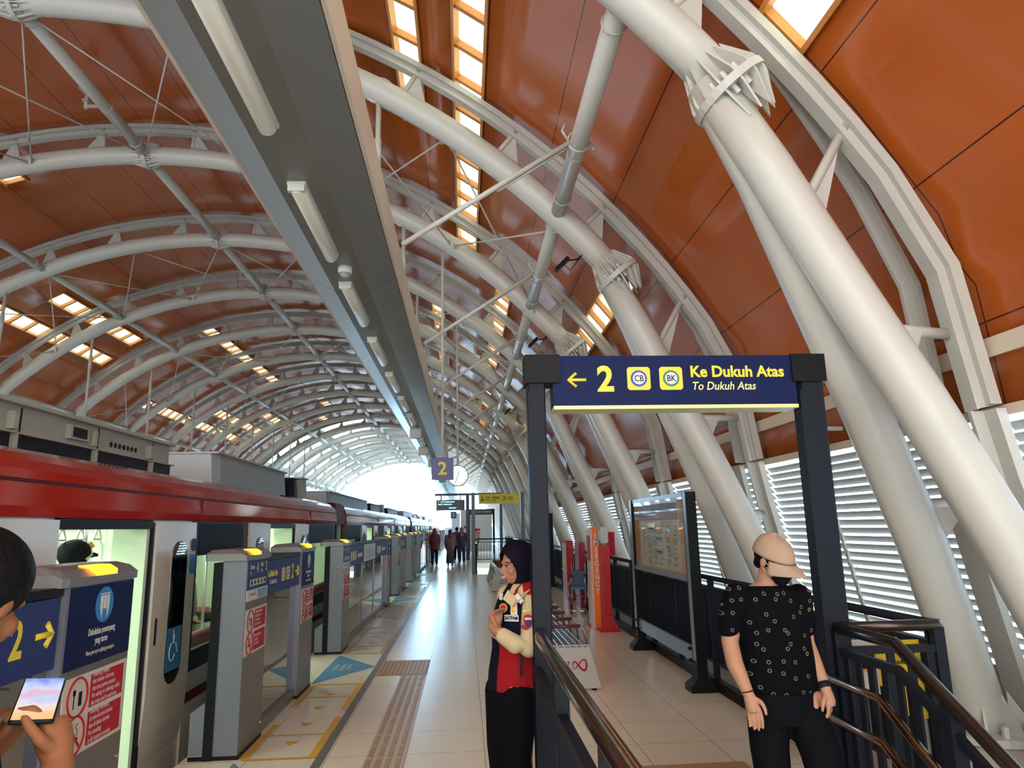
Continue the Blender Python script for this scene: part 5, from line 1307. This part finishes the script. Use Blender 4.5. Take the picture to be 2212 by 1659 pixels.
# cap: crown and curved brim
mb = MB(); N = 36; rings = []
for i in range(13):
    th = (pi/2)*i/12*1.02; r_ = cos(min(th, pi/2-.01)); ring = []
    for j in range(N):
        a = 2*pi*j/N; ring.append(P(cos(a)*.099*r_**.85, sin(a)*.116*r_**.85-.006, .020-.012*sin(a)+.112*sin(th)))
    rings.append(ring)
mb.loft(rings, True, True); cap = mb.build('cap', CAPB, g)
mb = MB(); rings = []
for i in range(9):
    t = i/8; ring = []
    for j in range(21):
        a = pi*.10+pi*.80*j/20; rr = 1+t*(.72*sin(a)**1.3)
        ring.append(P(cos(a)*.099*(1+.02*t), sin(a)*.112*rr, .014-.010*sin(a)-t*.020-.045*(cos(a))**2*t-.012*t))
    rings.append(ring)
V0 = len(mb.v)
for r_ in rings: mb.v += [tuple(p) for p in r_]
for i in range(8):
    for j in range(20): mb.f.append([V0+i*21+j, V0+i*21+j+1, V0+(i+1)*21+j+1, V0+(i+1)*21+j]); mb.m.append(0); mb.s.append(True)
br = mb.build('brim', CAPB, g); q = br.modifiers.new('t', 'SOLIDIFY'); q.thickness = .005
mb = MB(); mb.ell(P(0, 0, .132), .007, .007, .004, 10, 6, Rm); mb.build('cap_button', CAPB, g)
# mask
mb = MB(); mb.ell(P(0, .050, -.052), .062, .060, .052, 20, 14, Rm); mb.ell(P(0, .062, -.085), .046, .036, .030, 16, 10, Rm); mb.ell(P(0, .088, -.040), .024, .022, .030, 12, 8, Rm)
flesh(mb, 'face_mask', MASK, g, .005, 3)
mb = MB()
for sg in (1, -1): mb.tube([P(.058*sg, .045, -.035), P(.078*sg, .0, -.005), P(.080*sg, -.02, .012)], .0022, 5); mb.tube([P(.055*sg, .04, -.075), P(.074*sg, .0, -.045), P(.080*sg, -.02, -.02)], .0022, 5)
mb.build('mask_loop', WHITE, g)
# T-shirt with small outlined motifs
shm = bpy.data.materials.new('patterned_shirt'); shm.use_nodes = True; n = shm.node_tree.nodes; l = shm.node_tree.links; b = n['Principled BSDF']; b.inputs['Roughness'].default_value = .85; b.inputs['Specular IOR Level'].default_value = .05
tc_ = n.new('ShaderNodeTexCoord'); sp_ = n.new('ShaderNodeSeparateXYZ'); mp = n.new('ShaderNodeCombineXYZ'); l.new(tc_.outputs['Object'], sp_.inputs[0]); l.new(sp_.outputs[0], mp.inputs[0]); l.new(sp_.outputs[2], mp.inputs[1])
vo = n.new('ShaderNodeTexVoronoi'); vo.voronoi_dimensions = '2D'; vo.inputs['Scale'].default_value = 15; vo.inputs['Randomness'].default_value = .8; l.new(mp.outputs[0], vo.inputs['Vector'])
r0 = n.new('ShaderNodeValToRGB'); e = r0.color_ramp.elements; e[0].position = .0; e[0].color = (0, 0, 0, 1); e[1].position = .085; e[1].color = (1, 1, 1, 1)
e2 = r0.color_ramp.elements.new(.135); e2.color = (1, 1, 1, 1); e3 = r0.color_ramp.elements.new(.145); e3.color = (0, 0, 0, 1); r0.color_ramp.interpolation = 'CONSTANT'
l.new(vo.outputs['Distance'], r0.inputs[0])
r1 = n.new('ShaderNodeValToRGB'); r1.color_ramp.interpolation = 'CONSTANT'; r1.color_ramp.elements[0].color = (.12, .115, .12, 1); r1.color_ramp.elements[1].position = .82; r1.color_ramp.elements[1].color = (.24, .19, .06, 1)
l.new(vo.outputs['Color'], r1.inputs[0]); mx_ = n.new('ShaderNodeMix'); mx_.data_type = 'RGBA'; mx_.inputs[6].default_value = (.0035, .0035, .005, 1); l.new(r0.outputs[0], mx_.inputs[0]); l.new(r1.outputs[0], mx_.inputs[7]); l.new(mx_.outputs[2], b.inputs['Base Color'])
mb = MB()
trunk(mb, [(*gp((1.578, 3.675, 1.372)), .085, .078), (*gp((1.575, 3.68, 1.362)), .140, .092), (*gp((1.575, 3.675, 1.33)), .178, .108), (*gp((1.58, 3.665, 1.22)), .185, .128), (*gp((1.59, 3.655, 1.05)), .183, .138), (*gp((1.595, 3.65, .90)), .192, .142), (*gp((1.595, 3.65, .865)), .188, .138)], rad(6))
limb(mb, [gp((1.408, 3.67, 1.322, .067)), gp((1.372, 3.675, 1.24, .062)), gp((1.356, 3.675, 1.19, .059)), gp((1.354, 3.675, 1.17, .058))]); limb(mb, [gp((1.735, 3.66, 1.312, .065)), gp((1.752, 3.68, 1.22, .060)), gp((1.761, 3.68, 1.16, .057))])
sh = flesh(mb, 'shirt', shm, g, .006, 5)
mb = MB(); trunk(mb, [(*gp((1.595, 3.65, .93)), .160, .125), (*gp((1.595, 3.65, .80)), .182, .135), (*gp((1.595, 3.65, .72)), .18, .13)], rad(6))
for sx_, yk in ((-1, 3.60), (1, 3.50)): limb(mb, [gp((1.60+sx_*.09, 3.65, .78, .105)), gp((1.60+sx_*.105, yk+.03, .60, .095)), gp((1.60+sx_*.11, yk, .46, .085)), gp((1.60+sx_*.115, 3.66 if sx_ < 0 else 3.50, .12, .072))])
flesh(mb, 'trousers', TROU, g, .009, 5)
for sx_ in (-1, 1):
    y = 3.66 if sx_ < 0 else 3.50; mb = MB(); limb(mb, [gp((1.60+sx_*.11, y+.02, .05, .048)), gp((1.60+sx_*.13, y-.14, .04, .042))]); flesh(mb, 'shoe', BLACKST, g, .008, 3)
mb = MB(); mb.tube([gp((1.778, 3.585, .905)), gp((1.780, 3.57, .880))], [.034, .033], 14); mb.ring(gp((1.374, 3.54, .89)), (.2, -.1, -.95), .030, .003, 16, 5); mb.build('wristband', RUB, g)

# person at the left edge looking at a phone
g = empty('person', (-.95, 1.38, 0)); tag(g, 'dark-haired person in a dark jacket at the left picture edge, watching a lit phone', 'person')
def gp(p): return (p[0]+.95, p[1]-1.38, *p[2:])
fd = V((.12, .88, -.50)).normalized(); hc = V(gp((-.925, 1.43, 1.585)))
mb = MB(); P, Rm = head(mb, hc, fd, k=1.0)
limb(mb, [(*(hc+V((-.01, -.05, -.07))), .056), (*gp((-.93, 1.34, 1.42)), .062)])
trunk(mb, [(*gp((-.95, 1.33, 1.42)), .07, .06), (*gp((-.97, 1.33, 1.35)), .15, .09), (*gp((-.98, 1.34, 1.15)), .16, .11), (*gp((-.98, 1.34, .90)), .15, .11)], rad(-10))
limb(mb, [gp((-.84, 1.30, 1.33, .055)), gp((-.755, 1.27, 1.10, .043)), gp((-.762, 1.47, 1.275, .029))]); hand(mb, gp((-.764, 1.475, 1.282)), (-.40, .22, .85), (.15, -.9, .4), .165, 1.1, flip=-1)
limb(mb, [gp((-1.12, 1.36, 1.33, .055)), gp((-1.08, 1.48, 1.12, .043)), gp((-.93, 1.53, 1.285, .028))]); hand(mb, gp((-.925, 1.53, 1.29)), (.50, -.05, .8), (.2, -.9, .2), .165, 1.1)
for sx_ in (-1, 1): limb(mb, [gp((-.98+sx_*.09, 1.34, .90, .10)), gp((-.98+sx_*.09, 1.35, .48, .06)), gp((-.98+sx_*.09, 1.32, .09, .045)), gp((-.96+sx_*.10, 1.46, .05, .036))])
flesh(mb, 'body', SKIN3, g, .005, 3)
mb = MB(); mb.ell(P(0, -.022, .040), .088, .106, .092, 20, 14, Rm); mb.ell(P(0, -.055, -.015), .080, .066, .085, 16, 12, Rm)
for sg in (1, -1): mb.ell(P(.062*sg, -.02, .005), .026, .050, .050, 12, 8, Rm)
flesh(mb, 'hair', HAIR, g, .005, 3)
mb = MB(); trunk(mb, [(*gp((-.95, 1.33, 1.43)), .08, .075), (*gp((-.955, 1.33, 1.40)), .12, .10), (*gp((-.965, 1.33, 1.33)), .175, .115), (*gp((-.98, 1.34, 1.15)), .185, .13), (*gp((-.98, 1.34, .85)), .18, .13)], rad(-10))
limb(mb, [gp((-.84, 1.30, 1.325, .066)), gp((-.757, 1.27, 1.11, .056)), gp((-.758, 1.38, 1.195, .044))]); limb(mb, [gp((-1.12, 1.36, 1.32, .066)), gp((-1.08, 1.48, 1.13, .056)), gp((-.98, 1.52, 1.225, .044))])
flesh(mb, 'jacket', mat('dark_jacket', (.005, .006, .010), .8, spec=.05), g, .007, 5)
mb = MB(); trunk(mb, [(*gp((-.98, 1.34, .95)), .16, .12), (*gp((-.98, 1.34, .80)), .16, .12)], 0)
for sx_ in (-1, 1): limb(mb, [gp((-.98+sx_*.09, 1.34, .85, .105)), gp((-.98+sx_*.09, 1.35, .48, .08)), gp((-.98+sx_*.09, 1.32, .12, .065))])
flesh(mb, 'trousers', TROU, g, .010, 4)
for sx_ in (-1, 1): mb = MB(); limb(mb, [gp((-.98+sx_*.09, 1.31, .05, .046)), gp((-.96+sx_*.10, 1.46, .045, .040))]); flesh(mb, 'shoe', BLACKST, g, .009, 3)
mb = MB(); mb.tube([gp((-.99, 1.25, 1.40)), gp((-.93, 1.20, 1.33)), gp((-.89, 1.35, 1.33)), gp((-.865, 1.48, 1.37))], .006, 6); mb.build('cord', mat('cord_grey', (.35, .32, .26), .7), g)
# phone
p0 = empty('phone'); tag(p0, 'black phone with a bright colourful screen, held by the person at the left edge', 'phone')
Rp = Matrix.Rotation(rad(22), 4, 'Z') @ Matrix.Rotation(rad(20), 4, 'X') @ Matrix.Rotation(rad(6), 4, 'Y'); p0.matrix_world = Matrix.Translation((-.826, 1.50, 1.392)) @ Rp
mb = MB(); mb.bbox(-.036, .036, -.074, .074, -.008, 0, .004); mb.build('case', BLACKST, p0)
scm = bpy.data.materials.new('phone_screen'); scm.use_nodes = True; n = scm.node_tree.nodes; l = scm.node_tree.links; b = n['Principled BSDF']
tc_ = n.new('ShaderNodeTexCoord'); sp = n.new('ShaderNodeSeparateXYZ'); l.new(tc_.outputs['Object'], sp.inputs[0]); nz = n.new('ShaderNodeTexNoise'); nz.inputs['Scale'].default_value = 30; l.new(tc_.outputs['Object'], nz.inputs[0])
ad = n.new('ShaderNodeMath'); ad.operation = 'MULTIPLY_ADD'; ad.inputs[1].default_value = 6; ad.inputs[2].default_value = .28; l.new(sp.outputs[1], ad.inputs[0]); a2 = n.new('ShaderNodeMath'); a2.operation = 'MULTIPLY_ADD'; a2.inputs[1].default_value = .45; l.new(nz.outputs[0], a2.inputs[0]); l.new(ad.outputs[0], a2.inputs[2])
cr = n.new('ShaderNodeValToRGB'); cr.color_ramp.elements[0].color = (.9, .55, .25, 1); cr.color_ramp.elements[0].position = .15; cr.color_ramp.elements[1].color = (.20, .30, .80, 1); cr.color_ramp.elements[1].position = .9
for p_, c_ in ((.35, (.85, .72, .70, 1)), (.5, (.55, .60, .85, 1)), (.62, (.80, .45, .55, 1)), (.72, (.60, .68, .95, 1))): q = cr.color_ramp.elements.new(p_); q.color = c_
l.new(a2.outputs[0], cr.inputs[0]); l.new(cr.outputs[0], b.inputs['Emission Color']); b.inputs['Emission Strength'].default_value = .32; b.inputs['Base Color'].default_value = (.02, .02, .02, 1)
mb = MB(); mb.box(-.033, .033, -.070, .070, 0, .0012); mb.build('screen', scm, p0)

# walkers far down the platform and passengers in the train
def walker(loc, rz, label, H, top, topm, legm, headm, kind='hijab', step=.12, sit=False, group=None, skirt=False, bag=None):
    g = empty('person', loc, rz); tag(g, label, 'person', group); k = H/1.62
    mb = MB()
    def q(x, y, z, r=None): return (x*k, y*k, z*k) if r is None else (x*k, y*k, z*k, r*k)
    P, Rm = head(mb, q(0, 0, 1.50 if not sit else 1.15), (0, 1, -.1), k=.95*k); dz = 0 if not sit else -.35
    trunk(mb, [(0, 0, (1.40+dz)*k, .05*k, .05*k), (0, 0, (1.33+dz)*k, .15*k, .08*k), (0, 0, (1.10+dz)*k, .14*k, .10*k), (0, 0, (.90+dz)*k, .15*k, .11*k), (0, 0, (.80+dz)*k, .15*k, .11*k)], 0)
    for sx_ in (1, -1):
        limb(mb, [q(.17*sx_, 0, 1.30+dz, .048), q(.22*sx_, -.02, 1.05+dz, .038), q(.19*sx_, .10, .90+dz, .027)]); hand(mb, q(.19*sx_, .10, .90+dz), (0, .5, -.8), (-sx_, .3, 0), .15*k, .5)
        if sit: limb(mb, [q(.09*sx_, 0, .50, .09), q(.10*sx_, .40, .48, .06), q(.10*sx_, .42, .08, .045), q(.10*sx_, .52, .04, .035)])
        else: limb(mb, [q(.08*sx_, 0, .82, .09), q(.09*sx_, step*.5*sx_, .45, .06), q(.09*sx_, step*sx_, .08, .042), q(.09*sx_, step*sx_+.12, .04, .034)])
    flesh(mb, 'body', SKIN, g, .012, 2)
    mb = MB(); trunk(mb, [(0, 0, (1.41+dz)*k, .075*k, .07*k), (0, 0, (1.35+dz)*k, .165*k, .10*k), (0, 0, (1.1+dz)*k, .175*k, .13*k), (0, 0, (.80+dz)*k, .19*k, .14*k), (0, 0, (.70+dz if not sit else .45)*k, .195*k, .145*k)], 0)
    for sx_ in (1, -1): limb(mb, [q(.165*sx_, 0, 1.31+dz, .066), q(.225*sx_, -.02, 1.06+dz, .055), q(.20*sx_, .08, .93+dz, .042)])
    flesh(mb, 'jacket', topm, g, .012, 3)
    mb = MB()
    if skirt: trunk(mb, [(0, 0, .85*k, .14*k, .11*k), (0, 0, .5*k, .17*k, .13*k), (0, .02, .14*k, .19*k, .15*k)], 0)
    else:
        for sx_ in (1, -1):
            limb(mb, [q(.08*sx_, 0, .80, .10), q(.09*sx_, step*.5*sx_, .45, .075), q(.09*sx_, step*sx_, .12, .060)] if not sit else [q(.09*sx_, 0, .50, .10), q(.10*sx_, .40, .50, .075), q(.10*sx_, .42, .12, .055)])
    flesh(mb, 'skirt' if skirt else 'trousers', legm, g, .012, 3)
    mb = MB()
    for sx_ in (1, -1): yy = step*sx_ if not sit else .42; limb(mb, [q(.09*sx_, yy, .05, .045), q(.09*sx_, yy+.13, .04, .038)], 10)
    flesh(mb, 'shoes', BLACKST, g, .012, 2)
    if kind == 'hijab':
        mb = MB(); z = (1.50+dz)*k; mb.ell((0, -.015*k, z+.02*k), .092*k, .105*k, .115*k, 16, 12); trunk(mb, [(0, -.015*k, z, .085*k, .09*k), (0, -.01*k, z-.12*k, .09*k, .09*k), (0, 0, z-.22*k, .15*k, .12*k), (0, 0, z-.30*k, .13*k, .12*k)], 0); flesh(mb, 'hijab', headm, g, .012, 3)
    else:
        mb = MB(); z = (1.50+dz)*k; mb.ell((0, -.02*k, z+(.03 if kind != 'cap' else .0)*k), .088*k, .10*k, (.095 if kind != 'cap' else .06)*k, 16, 12)
        if kind == 'long': trunk(mb, [(0, -.04*k, z, .085*k, .07*k), (0, -.08*k, z-.3*k, .09*k, .045*k)], 0)
        flesh(mb, 'hair', headm, g, .010, 2)
    if kind == 'cap':
        mb = MB(); z = (1.535+dz)*k; mb.ell((0, -.01, z+.015), .108*k, .135*k, .10*k, 24, 14); mb.loft([[(-.085, .07, z), (.085, .07, z), (.075, .20, z-.02), (0, .255, z-.03), (-.075, .20, z-.02)], [(-.085, .07, z+.022), (.085, .07, z+.022), (.075, .20, z+.0), (0, .255, z-.012), (-.075, .20, z)]]); c_ = mb.build('cap', BLACK, g)
        mb = MB(); mb.tube([(.108, -.03, z-.03), (.098, .05, z+.0), (.075, .10, z+.025), (0, .135, z+.03)], .009, 6); mb.build('cap_cord', PAPER, c_)
        mb = MB(); mb.bar((.090, .068, z+.045), (.068, .052, z+.085), .006, .05, (.7, .7, 0)); mb.build('cap_badge', mat('gold', (.70, .38, .05), .4), c_)
    if bag: mb = MB(); mb.bbox(-.12*k, .12*k, -.26*k, -.12*k, .98*k, 1.30*k, .04); mb.build('backpack', bag, g)
    return g
MAR = mat('maroon_cloth', (.26, .04, .06), .8); PAT = mat('flowered_cloth', (.17, .09, .11), .8, noise=.6, nscale=30); GRY = mat('grey_purple_cloth', (.16, .12, .15), .8)
walker((-1.40, 33.1, 0), 0, 'woman in a maroon hooded jacket with backpack, walking away beside the platform gates', 1.68, None, MAR, mat('dark_blue_trousers', (.02, .03, .06), .8), MAR, bag=mat('maroon_bag', (.12, .02, .04), .6), group='people walking away far down the platform')
walker((-.66, 32.1, 0), rad(4), 'woman in a flowered top, dark headscarf and long grey skirt, middle of the walking group', 1.62, None, PAT, mat('grey_skirt', (.09, .085, .10), .8), mat('brown_scarf', (.10, .03, .04), .8), step=.05, skirt=True, group='people walking away far down the platform')
walker((-.15, 34.6, 0), rad(-3), 'woman in a mauve headscarf and dark top, walking rightmost in the group of three', 1.70, None, mat('dark_plum_cloth', (.05, .025, .045), .8), mat('dark_blue_trousers', (.02, .03, .06), .8), mat('mauve_scarf', (.20, .11, .15), .8), group='people walking away far down the platform')
walker((-.42, 37.5, 0), 0, 'person half hidden behind the mauve-scarfed woman, only the dark head showing', 1.72, None, MAR, TROU, HAIR, 'hair', group='people walking away far down the platform')
walker((.62, 42.0, 0), rad(180), 'woman with long dark hair and cream top, behind the far stair railing', 1.62, None, mat('cream_cloth', (.60, .45, .40), .8), mat('beige_trousers', (.40, .30, .24), .8), HAIR, 'long')
walker((-2.95, 5.62, 0), rad(0), 'officer in a black peaked cap standing inside the nearest train door', 1.64, None, BLACK, BLACK, HAIR, 'cap')
walker((-4.05, 10.9, .0), rad(-70), 'seated passenger in dark top with bowed head, seen through the train window', 1.55, None, mat('dark_green_cloth', (.03, .05, .05), .8), TROU, HAIR, 'hair', sit=True)
walker((-3.9, 13.2, .0), rad(-80), 'passenger in a yellow top and beige headscarf, seen through the second train door', 1.62, None, mat('yellow_cloth', (.60, .38, .03), .7), TROU, mat('beige_scarf', (.45, .30, .18), .8))
